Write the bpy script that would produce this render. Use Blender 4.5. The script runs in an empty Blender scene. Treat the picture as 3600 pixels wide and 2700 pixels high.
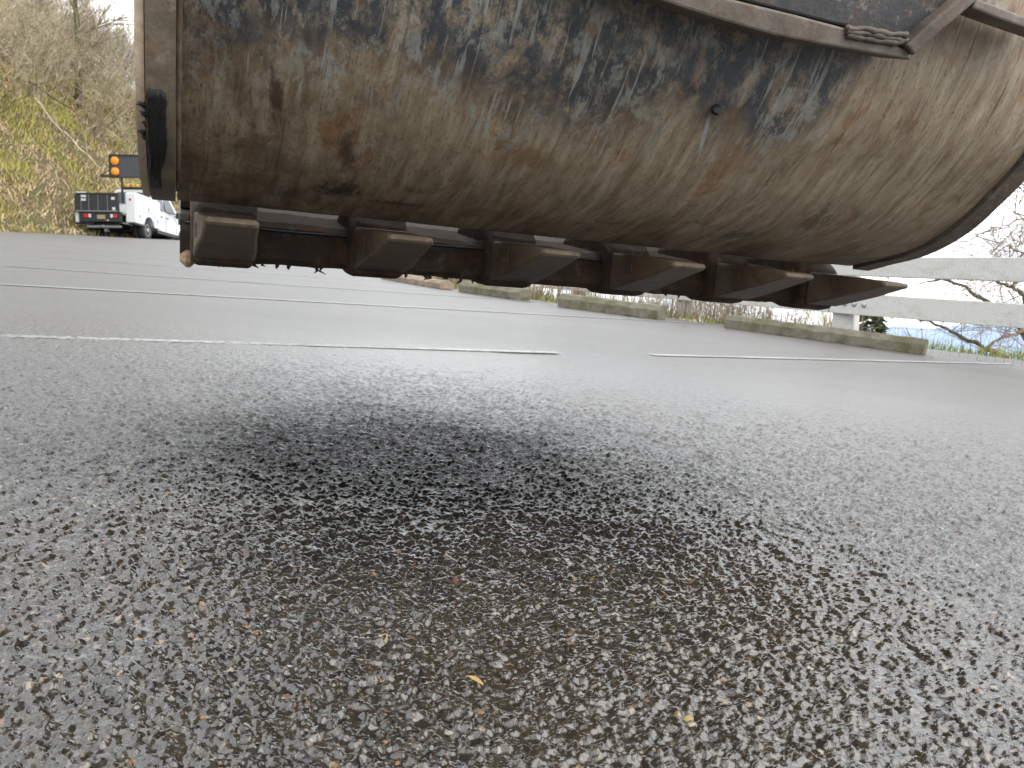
import bpy, math, random
import numpy as np
from mathutils import Vector, Matrix, noise

random.seed(7); rng = np.random.default_rng(7)
S = bpy.context.scene
C = S.collection
R = math.radians
# ------------------------------------------------------------------ camera, world, sun
FPX, CX, CY, H = 2700.0, 1800.0, 1350.0, 0.42       # focal length in photo pixels, centre, lens height above the lot
def frame_from_horizon(y0, slope):
    """camera -> plane frame (x right, y ahead, z normal) from the plane's horizon line in the photo"""
    p1 = Vector((-CX, y0 - CY, FPX)); p2 = Vector((CX, y0 + slope*3600 - CY, FPX))
    n = p1.cross(p2).normalized()
    if n.y > 0: n = -n
    fw = Vector((0, 0, 1)); fw = (fw - n*fw.dot(n)).normalized()
    rt = fw.cross(n)
    if rt.x < 0: rt = -rt
    return Matrix((rt, fw, n))
RL = frame_from_horizon(748, .1015)                  # the car park slopes
RG = frame_from_horizon(1114, .005)                  # true level (sea horizon)
M = (RG @ RL.transposed()).to_4x4()                  # lot frame -> world
GV = M.transposed().to_3x3().to_4x4()                # rotation that stands things upright on the sloping lot
cam_data = bpy.data.cameras.new('camera'); cam = bpy.data.objects.new('camera', cam_data); C.objects.link(cam)
S.camera = cam
cam_data.sensor_width = 36; cam_data.lens = 27; cam_data.clip_start = .02; cam_data.clip_end = 30000
cam_data.dof.use_dof = True; cam_data.dof.focus_distance = 1.05; cam_data.dof.aperture_fstop = 15
cr = RG @ Matrix(((1,0,0),(0,-1,0),(0,0,-1)))
cam.matrix_world = Matrix.Translation(M @ Vector((0,0,H))) @ cr.to_4x4()

SUN_EL, SUN_AZ = 40, 118                             # azimuth clockwise from straight ahead
world = bpy.data.worlds.new('World'); S.world = world; world.use_nodes = True
wn = world.node_tree.nodes; wl = world.node_tree.links; wn.clear()
def wnode(t, **k):
    n = wn.new(t)
    for a, v in k.items(): setattr(n, a, v)
    return n
sky = wnode('ShaderNodeTexSky', sky_type='NISHITA', sun_disc=False)
sky.sun_elevation = R(SUN_EL); sky.sun_rotation = R(SUN_AZ); sky.air_density = 1; sky.dust_density = 1.5; sky.ozone_density = 1
tc = wnode('ShaderNodeTexCoord'); mp = wnode('ShaderNodeMapping'); mp.inputs['Scale'].default_value = (1.2, 1.2, 4.5)
nz = wnode('ShaderNodeTexNoise'); nz.inputs['Scale'].default_value = 1.7; nz.inputs['Detail'].default_value = 7; nz.inputs['Roughness'].default_value = .55
rp = wnode('ShaderNodeValToRGB'); rp.color_ramp.elements[0].position = .36; rp.color_ramp.elements[1].position = .52
rp.color_ramp.elements[0].color = (.72,.72,.72,1); rp.color_ramp.elements[1].color = (1,1,1,1)
nz2 = wnode('ShaderNodeTexNoise'); nz2.inputs['Scale'].default_value = 2.6; nz2.inputs['Detail'].default_value = 5
cl = wnode('ShaderNodeValToRGB'); cl.color_ramp.elements[0].position = .36; cl.color_ramp.elements[1].position = .60
cl.color_ramp.elements[0].color = (4.2,4.6,5.2,1); cl.color_ramp.elements[1].color = (12.5,12.6,12.6,1)
mx = wnode('ShaderNodeMixRGB'); bg = wnode('ShaderNodeBackground'); out = wnode('ShaderNodeOutputWorld')
wl.new(tc.outputs['Generated'], mp.inputs[0]); wl.new(mp.outputs[0], nz.inputs[0]); wl.new(mp.outputs[0], nz2.inputs[0])
wl.new(nz.outputs[0], rp.inputs[0]); wl.new(nz2.outputs[0], cl.inputs[0])
wl.new(rp.outputs[0], mx.inputs[0]); wl.new(sky.outputs[0], mx.inputs[1]); wl.new(cl.outputs[0], mx.inputs[2])
wl.new(mx.outputs[0], bg.inputs[0]); wl.new(bg.outputs[0], out.inputs[0])
bg.inputs[1].default_value = .10
sl = bpy.data.lights.new('sun', 'SUN'); sun = bpy.data.objects.new('sun', sl); C.objects.link(sun)
sl.energy = 1.0; sl.angle = R(70); sl.color = (1, .95, .87)
sd = Vector((math.sin(R(SUN_AZ))*math.cos(R(SUN_EL)), math.cos(R(SUN_AZ))*math.cos(R(SUN_EL)), math.sin(R(SUN_EL))))
sun.rotation_euler = sd.to_track_quat('Z', 'Y').to_euler()
S.view_settings.view_transform = 'Standard'; S.view_settings.look = 'None'
S.view_settings.gamma = 1; S.view_settings.use_curve_mapping = False
S.view_settings.exposure = 1.38

# ------------------------------------------------------------------ photo pixel -> place, all in the lot frame
O = Vector((0, 0, H))
def ray(x, y): return RL @ Vector((x-CX, y-CY, FPX))
def at_ground(x, y, z=0.0):
    d = ray(x, y); return O + d*((z-H)/d.z)
def at_depth(x, y, D): return O + ray(x, y)*(D/FPX)
def smooth(t): t = min(1, max(0, t)); return t*t*(3-2*t)

# ------------------------------------------------------------------ object helpers
def tag(o, label=None, cat=None, group=None, kind=None):
    if label: o['label'] = label
    if cat: o['category'] = cat
    if group: o['group'] = group
    if kind: o['kind'] = kind
    return o
def place(o, loc, rot=None):
    o.matrix_world = M @ Matrix.Translation(loc) @ (rot if rot is not None else Matrix())
    return o
def thing(name, label, cat, loc=(0,0,0), rot=None, group=None):
    o = bpy.data.objects.new(name, None); C.objects.link(o); o.empty_display_size = .1
    return tag(place(o, loc, rot), label, cat, group)
class MB:
    def __init__(s): s.v = []; s.f = []; s.sm = []; s.uv = None
    def add(s, vs, fs, sm=False):
        b = len(s.v); s.v += [tuple(v) for v in vs]; s.f += [tuple(b+i for i in f) for f in fs]; s.sm += [sm]*len(fs); return s
    def box(s, c, d, m=None, bev=0):
        x, y, z = (a/2 for a in d); b = min(bev, x*.9, y*.9, z*.9)
        if b <= 0:
            vs = [(i*x, j*y, k*z) for i in (-1,1) for j in (-1,1) for k in (-1,1)]
            fs = [(0,1,3,2),(4,6,7,5),(0,4,5,1),(2,3,7,6),(0,2,6,4),(1,5,7,3)]
        else:
            vs = []; idx = {}
            for i in (-1,1):
                for j in (-1,1):
                    for k in (-1,1):
                        for a in range(3):
                            p = [i*(x-b), j*(y-b), k*(z-b)]; p[a] = (i*x, j*y, k*z)[a]
                            idx[(i,j,k,a)] = len(vs); vs.append(tuple(p))
            fs = []
            for sg in (-1,1):
                fs.append([idx[(sg,j,k,0)] for j,k in ((-1,-1),(1,-1),(1,1),(-1,1))])
                fs.append([idx[(i,sg,k,1)] for i,k in ((-1,-1),(1,-1),(1,1),(-1,1))])
                fs.append([idx[(i,j,sg,2)] for i,j in ((-1,-1),(1,-1),(1,1),(-1,1))])
            for a, b2, o_ in ((0,1,2),(0,2,1),(1,2,0)):
                for s1 in (-1,1):
                    for s2 in (-1,1):
                        q = []
                        for so, ax in ((-1,a),(1,a),(1,b2),(-1,b2)):
                            key = [0,0,0]; key[a] = s1; key[b2] = s2; key[o_] = so
                            q.append(idx[(*key, ax)])
                        fs.append(q)
            for i in (-1,1):
                for j in (-1,1):
                    for k in (-1,1): fs.append([idx[(i,j,k,a)] for a in range(3)])
        mt = m if m is not None else Matrix()
        return s.add([mt @ Vector(v) + Vector(c) for v in vs], fs)
    def tube(s, pts, rad, n=6, cap=True):
        pts = [Vector(p) for p in pts]; L = len(pts)
        if not hasattr(rad, '__len__'): rad = [rad]*L
        vs = []; up = None
        for i, p in enumerate(pts):
            t = (pts[min(i+1,L-1)] - pts[max(i-1,0)])
            if t.length < 1e-9: t = Vector((0,0,1))
            t.normalize()
            if up is None or abs(up.dot(t)) > .98: up = Vector((0,0,1)) if abs(t.z) < .9 else Vector((1,0,0))
            a = t.cross(up).normalized(); b = a.cross(t); up = b
            for k in range(n):
                w = 2*math.pi*k/n; vs.append(p + (a*math.cos(w) + b*math.sin(w))*rad[i])
        fs = [(i*n+k, i*n+(k+1)%n, (i+1)*n+(k+1)%n, (i+1)*n+k) for i in range(L-1) for k in range(n)]
        if cap: fs += [tuple(range(n-1,-1,-1)), tuple((L-1)*n+k for k in range(n))]
        return s.add(vs, fs, n > 4)
    def lathe(s, prof, n=24, m=None):
        mt = m if m is not None else Matrix()
        vs = [mt @ Vector((r*math.cos(2*math.pi*k/n), r*math.sin(2*math.pi*k/n), z)) for r, z in prof for k in range(n)]
        fs = [(i*n+k, i*n+(k+1)%n, (i+1)*n+(k+1)%n, (i+1)*n+k) for i in range(len(prof)-1) for k in range(n)]
        fs += [tuple(range(n-1,-1,-1)), tuple((len(prof)-1)*n+k for k in range(n))]
        return s.add(vs, fs, True)
    def prism(s, poly, a, b, fn):
        """poly in 2D, extruded from a to b; fn(u,v,w)->point"""
        n = len(poly); vs = [fn(u,v,a) for u,v in poly] + [fn(u,v,b) for u,v in poly]
        fs = [(i,(i+1)%n,n+(i+1)%n,n+i) for i in range(n)] + [tuple(range(n-1,-1,-1)), tuple(range(n,2*n))]
        return s.add(vs, fs)
    def mesh(s, name, m=None):
        me = bpy.data.meshes.new(name); me.from_pydata(s.v, [], s.f)
        me.polygons.foreach_set('use_smooth', s.sm)
        if m is not None: me.materials.append(m)
        me.update(); fix(me); return me
    def build(s, name, m, parent=None):
        o = bpy.data.objects.new(name, s.mesh(name, m)); C.objects.link(o)
        if parent is not None: o.parent = parent
        return o
def fix(me):
    import bmesh
    if len(me.polygons) > 20000: return
    bm = bmesh.new(); bm.from_mesh(me); bmesh.ops.recalc_face_normals(bm, faces=bm.faces); bm.to_mesh(me); bm.free()
def top(mb, name, m, label, cat, loc=(0,0,0), rot=None, group=None, kind=None):
    o = mb.build(name, m); place(o, loc, rot); return tag(o, label, cat, group, kind)
def bevel(o, w, seg=2):
    b = o.modifiers.new('bevel', 'BEVEL'); b.width = w; b.segments = seg; b.limit_method = 'ANGLE'; return o
def np_mesh(name, v, f, m, smooth_=False):
    me = bpy.data.meshes.new(name); v = np.asarray(v, dtype=np.float32); f = np.asarray(f, dtype=np.int32)
    me.vertices.add(len(v)); me.vertices.foreach_set('co', v.ravel())
    me.loops.add(f.size); me.loops.foreach_set('vertex_index', f.ravel())
    me.polygons.add(len(f)); me.polygons.foreach_set('loop_start', np.arange(0, f.size, f.shape[1], dtype=np.int32))
    me.polygons.foreach_set('use_smooth', np.full(len(f), smooth_)); me.update(calc_edges=True)
    me.materials.append(m); return me

# ------------------------------------------------------------------ materials
class Mat:
    def __init__(s, name):
        s.m = bpy.data.materials.new(name); s.m.use_nodes = True; s.nt = s.m.node_tree
        s.b = s.nt.nodes['Principled BSDF']; s._co = None
    def n(s, t, **k):
        n = s.nt.nodes.new(t)
        for a, v in k.items(): setattr(n, a, v)
        return n
    def set(s, sock, v):
        if hasattr(v, 'links') or isinstance(v, bpy.types.NodeSocket): s.nt.links.new(v, sock)
        else: sock.default_value = (*v, 1) if isinstance(v, tuple) and len(v) == 3 and sock.type == 'RGBA' else v
    def co(s, which='Object'):
        return s.n('ShaderNodeTexCoord').outputs[which]
    def map(s, v, scale=(1,1,1), rot=(0,0,0), loc=(0,0,0)):
        n = s.n('ShaderNodeMapping'); s.nt.links.new(v, n.inputs[0])
        n.inputs['Scale'].default_value = scale; n.inputs['Rotation'].default_value = rot; n.inputs['Location'].default_value = loc
        return n.outputs[0]
    def noise(s, v, scale, detail=4, rough=.5, dist=0, out=0):
        n = s.n('ShaderNodeTexNoise'); s.nt.links.new(v, n.inputs['Vector'])
        n.inputs['Scale'].default_value = scale; n.inputs['Detail'].default_value = detail
        n.inputs['Roughness'].default_value = rough; n.inputs['Distortion'].default_value = dist
        return n.outputs[out]
    def vor(s, v, scale, out='Distance', feature='F1', rand=1):
        n = s.n('ShaderNodeTexVoronoi', feature=feature); s.nt.links.new(v, n.inputs['Vector'])
        n.inputs['Scale'].default_value = scale; n.inputs['Randomness'].default_value = rand
        return n.outputs[out]
    def math(s, op, a, b=0.0, clamp=False):
        n = s.n('ShaderNodeMath', operation=op, use_clamp=clamp); s.set(n.inputs[0], a); s.set(n.inputs[1], b); return n.outputs[0]
    def step(s, v, a, b):
        n = s.n('ShaderNodeMapRange', interpolation_type='SMOOTHSTEP'); s.set(n.inputs[0], v)
        n.inputs[1].default_value = a; n.inputs[2].default_value = b; return n.outputs[0]
    def mix(s, f, a, b):
        n = s.n('ShaderNodeMixRGB'); s.set(n.inputs[0], f); s.set(n.inputs[1], a); s.set(n.inputs[2], b); return n.outputs[0]
    def ramp(s, v, stops):
        n = s.n('ShaderNodeValToRGB'); s.set(n.inputs[0], v); e = n.color_ramp.elements
        while len(e) < len(stops): e.new(.5)
        for x, (p, c) in zip(e, stops): x.position = p; x.color = (*c, 1)
        return n.outputs[0]
    def scale(s, v, k):
        n = s.n('ShaderNodeVectorMath', operation='SCALE'); s.set(n.inputs[0], v); n.inputs['Scale'].default_value = k; return n.outputs[0]
    def sep(s, v):
        n = s.n('ShaderNodeSeparateXYZ'); s.nt.links.new(v, n.inputs[0]); return n.outputs
    def bump(s, h, strength=.5, dist=.01, nrm=None):
        n = s.n('ShaderNodeBump'); s.set(n.inputs['Height'], h); s.set(n.inputs['Strength'], strength); n.inputs['Distance'].default_value = dist
        if nrm is not None: s.nt.links.new(nrm, n.inputs['Normal'])
        s.nt.links.new(n.outputs[0], s.b.inputs['Normal']); return n.outputs[0]
    def done(s, color=None, rough=None, metal=None, spec=None, coat=None, k=.74):
        if isinstance(color, tuple): color = tuple(v*k for v in color)
        elif color is not None and k != 1: color = s.scale(color, k)
        for k, v in (('Base Color', color), ('Roughness', rough), ('Metallic', metal), ('Specular IOR Level', spec), ('Coat Weight', coat)):
            if v is not None: s.set(s.b.inputs[k], v)
        return s.m
def simple(name, col, rough=.6, var=.25, scale=8, bump=.15, metal=0, dirt=None):
    a = Mat(name); co = a.co(); nz = a.noise(co, scale, 6, .6)
    c1 = tuple(c*(1-var) for c in col); c2 = tuple(min(1, c*(1+var)) for c in col)
    c = a.ramp(nz, [(.3, c1), (.7, c2)])
    if dirt: c = a.mix(a.step(a.noise(co, scale*.6, 6, .7), .55, .72), c, dirt)
    if bump: a.bump(a.noise(co, scale*8, 4, .6), bump, .01)
    return a.done(c, rough, metal)

# asphalt, wet
def asphalt_mat(name, paint=False):
    a = Mat(name); co = a.co()
    wob = a.n('ShaderNodeVectorMath', operation='ADD'); a.nt.links.new(co, wob.inputs[0])
    ns = a.n('ShaderNodeVectorMath', operation='SCALE'); a.nt.links.new(a.noise(co, 160, 2, .5, 0, 1), ns.inputs[0]); ns.inputs['Scale'].default_value = .006
    a.nt.links.new(ns.outputs[0], wob.inputs[1]); cw = wob.outputs[0]
    flat = a.map(cw, (1,1,0))
    vn = a.n('ShaderNodeTexVoronoi'); a.nt.links.new(flat, vn.inputs['Vector']); vn.inputs['Scale'].default_value = 115
    rnd = a.sep(vn.outputs['Color'])
    base = a.ramp(rnd[0], [(0,(.018,.017,.016)),(.3,(.034,.029,.022)),(.62,(.052,.042,.028)),(.86,(.038,.036,.034)),(1,(.085,.07,.048))])
    odd = a.ramp(rnd[1], [(0,(.40,.36,.30)),(.35,(.34,.23,.11)),(.6,(.26,.085,.045)),(.8,(.20,.19,.18)),(1,(.46,.34,.18))])
    m1 = a.math('MULTIPLY', a.math('GREATER_THAN', rnd[2], .978), a.step(vn.outputs['Distance'], .0042*115, .0026*115))
    c = a.mix(m1, base, odd)
    # finer grains
    v2 = a.n('ShaderNodeTexVoronoi'); a.nt.links.new(flat, v2.inputs['Vector']); v2.inputs['Scale'].default_value = 330
    r2 = a.sep(v2.outputs['Color'])
    c = a.mix(a.math('MULTIPLY', a.math('GREATER_THAN', r2[0], .965), .75), c, a.ramp(r2[1], [(0,(.3,.27,.22)),(.5,(.22,.13,.07)),(1,(.16,.155,.15))]))
    brown = a.step(a.noise(co, 1.1, 4, .6), .4, .65)
    c = a.mix(a.math('MULTIPLY', brown, .55), c, (.058,.039,.019))
    patch = a.step(a.noise(a.map(co, (.35,1,1), (0,0,R(34))), .55, 5, .6), .35, .7)
    yy = a.sep(co)
    dist = a.n('ShaderNodeVectorMath', operation='LENGTH'); a.nt.links.new(co, dist.inputs[0])
    far = a.step(dist.outputs['Value'], 1.0, 3.4)
    grit = a.noise(a.map(co,(1,1,0)), 42, 5, .75)
    c = a.mix(a.math('MULTIPLY', a.step(grit, .46, .60), a.math('MULTIPLY', far, .8)), c, (.15,.148,.143))  # far ground colour lightened to stand in for brighter sky reflection
    c = a.mix(a.math('MULTIPLY', a.step(grit, .47, .36), a.math('MULTIPLY', far, .5)), c, (.015,.015,.015))
    dome = a.math('SUBTRACT', a.noise(flat, 110, 2, .5), a.math('MULTIPLY', a.vor(flat, 115), .55))
    h0 = a.math('ADD', a.math('MULTIPLY', a.noise(flat, 300, 3, .6), .00035), a.math('MULTIPLY', a.math('MULTIPLY', dome, a.step(dist.outputs['Value'], .9, 2.0)), 0.0068))
    h0 = a.math('ADD', h0, a.math('MULTIPLY', a.math('MULTIPLY', grit, far), .011))
    a.bump(h0, 1.0, 1.0)
    rough = a.math('ADD', .08, a.math('MULTIPLY', patch, .05))
    mid = a.step(dist.outputs['Value'], .8, 2.2)
    rough = a.math('ADD', rough, a.math('ADD', a.math('MULTIPLY', mid, .20), a.math('MULTIPLY', a.step(dist.outputs['Value'], 2.0, 5.0), a.math('ADD', .10, a.math('MULTIPLY', a.step(grit,.38,.62), .14)))))
    a.set(a.b.inputs['Coat Roughness'], rough)
    if paint:
        w = a.step(a.noise(co, 38, 6, .85), .38, .54); w2 = a.step(a.noise(a.map(co, (1,1,1)), 1.3, 4, .6), .38, .58)
        c = a.mix(a.math('MULTIPLY', w, a.math('ADD', a.math('MULTIPLY', w2, .35), .58)), c, (.50,.50,.475)); 
        rough = .4
    
    if paint: a.b.inputs['Coat Weight'].default_value = 0
    # dark reflection and shade of the bucket, painted in as a darker, duller patch
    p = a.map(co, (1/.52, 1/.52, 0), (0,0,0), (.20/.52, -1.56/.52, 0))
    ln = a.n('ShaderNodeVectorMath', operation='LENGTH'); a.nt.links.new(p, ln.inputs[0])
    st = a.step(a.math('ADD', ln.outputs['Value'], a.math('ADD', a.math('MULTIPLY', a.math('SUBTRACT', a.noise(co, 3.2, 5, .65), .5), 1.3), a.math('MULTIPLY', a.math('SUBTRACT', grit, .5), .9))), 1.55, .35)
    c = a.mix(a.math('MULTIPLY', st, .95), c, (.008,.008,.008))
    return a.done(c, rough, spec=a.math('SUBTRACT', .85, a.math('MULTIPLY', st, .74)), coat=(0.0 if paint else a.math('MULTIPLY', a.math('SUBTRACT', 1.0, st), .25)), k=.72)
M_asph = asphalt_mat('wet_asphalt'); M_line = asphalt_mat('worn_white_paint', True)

# bucket steel. UV = (across the bucket, along the curl) in metres
def shell_mat():
    a = Mat('scraped_bucket_steel'); uv = a.co('UV'); x, y, _ = a.sep(uv)
    grain = a.noise(a.map(uv, (16,3.0,1), (0,0,R(-14))), 3.2, 7, .68, .25)       # smears along the curl
    big = a.noise(uv, 4.5, 6, .6, .4)
    fine = a.noise(uv, 60, 6, .72)
    mud = a.ramp(grain, [(.22,(.10,.062,.034)),(.40,(.245,.175,.105)),(.55,(.37,.295,.195)),(.75,(.54,.465,.345))])
    mud = a.mix(a.math('MULTIPLY', a.step(fine, .48, .7), .35), mud, (.45,.40,.31))
    # rust
    ru = a.step(a.noise(a.map(uv, (1.4,1,1), (0,0,R(20))), 9, 8, .74, .8), .535, .66)
    rust = a.ramp(a.noise(uv, 40, 5, .7), [(.3,(.15,.060,.020)),(.7,(.38,.175,.060))])
    c = a.mix(a.math('MULTIPLY', ru, .72), mud, rust)
    pit = a.step(a.noise(a.map(uv,(1.6,.5,1),(0,0,R(-16))), 150, 6, .8), .55, .68)
    c = a.mix(a.math('MULTIPLY', pit, .35), c, (.085,.052,.030))
    dk = a.step(a.noise(a.map(uv,(1,.8,1),(0,0,R(-20)), (7,2,0)), 11, 8, .74, .5), .54, .66)
    c = a.mix(a.math('MULTIPLY', dk, .55), c, (.10,.065,.038))
    lb = a.math('MULTIPLY', a.step(x, .42, .05), a.step(a.noise(uv, 14, 7, .7, .3), .42, .60))
    c = a.mix(a.math('MULTIPLY', lb, .6), c, (.105,.062,.033))
    # blue black paint, left where nothing rubbed
    zone = a.math('SUBTRACT', y, a.math('MULTIPLY', a.step(x, .78, 1.05), .30))
    pz = a.math('ADD', zone, a.math('MULTIPLY', a.math('SUBTRACT', big, .5), .26))
    pmask = a.math('MULTIPLY', a.step(pz, .33, .42), a.step(a.noise(a.map(uv,(1,.7,1),(0,0,R(25))), 20, 9, .80, .3), .36, .54))
    paint = a.ramp(a.noise(uv, 22, 6, .7), [(.3,(.022,.026,.031)),(.75,(.075,.084,.095))])
    c = a.mix(pmask, c, paint)
    # pale scuffs crossing the paint (ridged noise)
    def lines(rot, st, sc, lo, loc):
        n = a.noise(a.map(uv, (1,st,1), (0,0,R(rot)), (loc,loc,0)), sc, 4, .6, .15)
        return a.step(n, lo, lo+.02)
    scz = a.math('MULTIPLY', a.step(pz, .27, .35), a.step(a.noise(uv, 6, 4, .6), .38, .52))
    chips = a.step(a.noise(a.map(uv, (1,.55,1), (0,0,R(28))), 34, 9, .80, .35), .50, .56)
    sc = a.math('MAXIMUM', a.math('MULTIPLY', chips, .8), a.math('MAXIMUM', lines(48,.05,75,.60,0), a.math('MAXIMUM', lines(-42,.06,65,.61,4), lines(14,.10,60,.66,9))))
    c = a.mix(a.math('MULTIPLY', a.math('MULTIPLY', sc, scz), .68), c, a.mix(a.step(a.noise(uv, 35, 4, .6), .5, .62), (.40,.41,.37), (.30,.22,.13)))
    # long drag marks
    dm = a.step(a.noise(a.map(uv, (70,2.2,1), (0,0,R(-16))), 1.4, 3, .5), .62, .69)
    c = a.mix(a.math('MULTIPLY', dm, a.math('MULTIPLY', a.step(a.noise(uv, 5, 2, .5), .45, .6), .55)), c, (.055,.042,.032))
    dl = a.step(a.noise(a.map(uv, (95,1.8,1), (0,0,R(-20)), (3,1,0)), 1.5, 3, .5), .665, .70)
    c = a.mix(a.math('MULTIPLY', dl, .45), c, (.38,.36,.32))
    # grease and dark smears: blots in place
    def blot(cx, cy, rx, ry, rot, soft, col, amt, c):
        p = a.map(uv, (1,1,1), (0,0,0), (-cx,-cy,0))
        q = a.n('ShaderNodeVectorRotate', rotation_type='Z_AXIS'); a.nt.links.new(p, q.inputs[0]); q.inputs['Angle'].default_value = R(rot)
        p2 = a.map(q.outputs[0], (1/rx, 1/ry, 0))
        ln = a.n('ShaderNodeVectorMath', operation='LENGTH'); a.nt.links.new(p2, ln.inputs[0])
        d = a.math('ADD', ln.outputs['Value'], a.math('MULTIPLY', a.math('SUBTRACT', a.noise(a.map(uv,(2.2,1,1)), 38, 9, .82, .6), .5), 1.2+soft*1.6))
        return a.mix(a.math('MULTIPLY', a.step(d, 1.15, .35), amt), c, col)
    for b in BLOTS: c = blot(*b, c)
    sp = a.step(a.noise(uv, 170, 3, .5), .72, .78)
    c = a.mix(a.math('MULTIPLY', sp, .5), c, (.55,.53,.48))
    hgt = a.math('ADD', a.math('MULTIPLY', grain, .6), a.math('ADD', a.math('MULTIPLY', fine, .35), a.math('MULTIPLY', pmask, -.15)))
    a.bump(a.math('ADD', hgt, a.math('ADD', a.math('MULTIPLY', dm, -.4), a.math('MULTIPLY', pit, -.35))), .8, .004)
    r = a.math('ADD', .42, a.math('MULTIPLY', grain, .3))
    return a.done(c, a.math('SUBTRACT', r, a.math('MULTIPLY', pmask, .12)), spec=.5, k=.82)
# (across, along, half widths, turn, raggedness, colour, amount)
BLOTS = [(.105,.325,.010,.045,-8,1.0,(.045,.022,.012),.85), (.21,.16,.030,.030,10,2.2,(.030,.020,.014),.8), (.20,.25,.014,.045,-14,1.6,(.040,.026,.018),.7), (.30,.13,.05,.010,0,2.6,(.034,.020,.012),.6),
         (.445,.289,.038,.022,10,.8,(.22,.135,.06),.8), (1.0,.235,.030,.040,-24,2.4,(.06,.040,.026),.7), (.90,.16,.05,.02,-20,2.4,(.07,.065,.065),.6),
         (.685,.365,.0045,.045,-18,.5,(.42,.43,.43),.8), (.75,.33,.05,.04,0,2.6,(.24,.12,.05),.5)]
M_shell = shell_mat()
def steel(name, base, rust=.5, scale=14, rough=.6, pale=0):
    a = Mat(name); co = a.co(); nz = a.noise(co, scale, 8, .7, .5)
    c = a.ramp(nz, [(.3, tuple(v*.5 for v in base)), (.5, base), (.72, tuple(min(1, v*1.7) for v in base))])
    c = a.mix(a.math('MULTIPLY', a.step(a.noise(co, scale*1.7, 8, .75), .48, .62), rust), c, (.16,.062,.022))
    if pale: c = a.mix(a.math('MULTIPLY', a.step(a.noise(co, scale*2.3, 6, .7), .55, .66), pale), c, (.38,.33,.26))
    a.bump(a.noise(co, scale*7, 6, .7), .6, .002)
    return a.done(c, rough, spec=.4)
M_tip = steel('rubbed_tooth_tip', (.20,.16,.11), .15, 30)
def tooth_mat():
    a = Mat('rusty_tooth_steel'); co = a.co(); y = a.sep(co)[1]
    c = a.ramp(a.noise(co, 20, 8, .7, .5), [(.3,(.05,.032,.020)),(.5,(.10,.066,.038)),(.72,(.17,.12,.075))])
    c = a.mix(a.math('MULTIPLY', a.step(a.noise(co, 34, 8, .75), .46, .62), .5), c, (.17,.070,.024))
    w = a.step(a.math('ADD', y, a.math('MULTIPLY', a.math('SUBTRACT', a.noise(co, 30, 6, .7), .5), .10)), 1.20, 1.10)
    c = a.mix(a.math('MULTIPLY', w, .7), c, (.20,.14,.085)); a.bump(a.math('ADD', a.noise(co, 110, 7, .75), a.math('MULTIPLY', a.noise(co, 30, 4, .6), 1.5)), .9, .004); return a.done(c, .5, spec=.5)
M_tooth = tooth_mat(); M_lip = steel('dark_lip_steel', (.046,.031,.020), .45, rough=.8, pale=.15); M_rim = steel('worn_rim_steel', (.11,.09,.07), .4, pale=.3)
M_edge = steel('bare_tan_edge_steel', (.75,.60,.44), .25, 9); M_side = steel('side_plate_steel', (.19,.155,.11), .4, 16, pale=.5)
M_grease = simple('black_grease', (.006,.006,.006), .5, .5, 40, .35)
M_dark = steel('flaking_dark_paint', (.032,.034,.038), .3, 16, .5, pale=.55)
M_inner = steel('dusty_inner_steel', (.15,.135,.115), .3, 110)
M_panel = steel('grey_tan_panel', (.20,.17,.135), .3, 14, pale=.4)
# concrete
def concrete_mat(name, base, moss):
    a = Mat(name); co = a.co()
    c = a.ramp(a.noise(co, 9, 8, .7), [(.25, tuple(v*.55 for v in base)), (.5, base), (.75, tuple(v*1.5 for v in base))])
    c = a.mix(a.math('MULTIPLY', a.step(a.noise(co, 5, 7, .7), .46, .62), .7), c, moss)
    c = a.mix(a.step(a.noise(co, 130, 3, .5), .66, .74), c, tuple(v*1.8 for v in base))
    c = a.mix(a.step(a.noise(co, 90, 3, .5), .68, .76), c, (.03,.03,.025))
    a.bump(a.noise(co, 70, 6, .7), .8, .008); return a.done(c, .85)
M_conc = concrete_mat('mossy_concrete', (.20,.185,.135), (.105,.10,.035)); M_conc2 = concrete_mat('tan_concrete', (.34,.25,.19), (.26,.20,.14))
def board_mat():
    a = Mat('chalky_white_paint'); co = a.co()
    c = a.ramp(a.noise(a.map(co,(1,6,9)), 14, 6, .7), [(.3,(.58,.57,.53)),(.7,(.84,.82,.78))])
    g = a.step(a.noise(a.map(co,(3,30,60)), 1, 6, .7), .60, .70); c = a.mix(a.math('MULTIPLY', g, .55), c, (.22,.22,.20))
    c = a.mix(a.step(a.noise(co, 60, 4, .6), .67, .75), c, (.18,.17,.13)); c = a.mix(a.math('MULTIPLY', a.step(a.noise(a.map(co,(1,1,2.5)), 4, 6, .7), .5, .68), .35), c, (.34,.34,.24))
    w = a.n('ShaderNodeTexWave', wave_type='BANDS'); a.nt.links.new(a.map(co,(1,1,1),(0,R(35),0)), w.inputs[0]); w.inputs['Scale'].default_value = 22; w.inputs['Distortion'].default_value = .6
    a.bump(a.math('ADD', w.outputs[1], a.noise(a.map(co,(2,20,20)), 8, 5, .6)), .25, .004); return a.done(c, .65)
M_board = board_mat(); M_bolt = simple('bolt_paint', (.50,.51,.52), .35, .1, 20, .1, .3)
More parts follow.
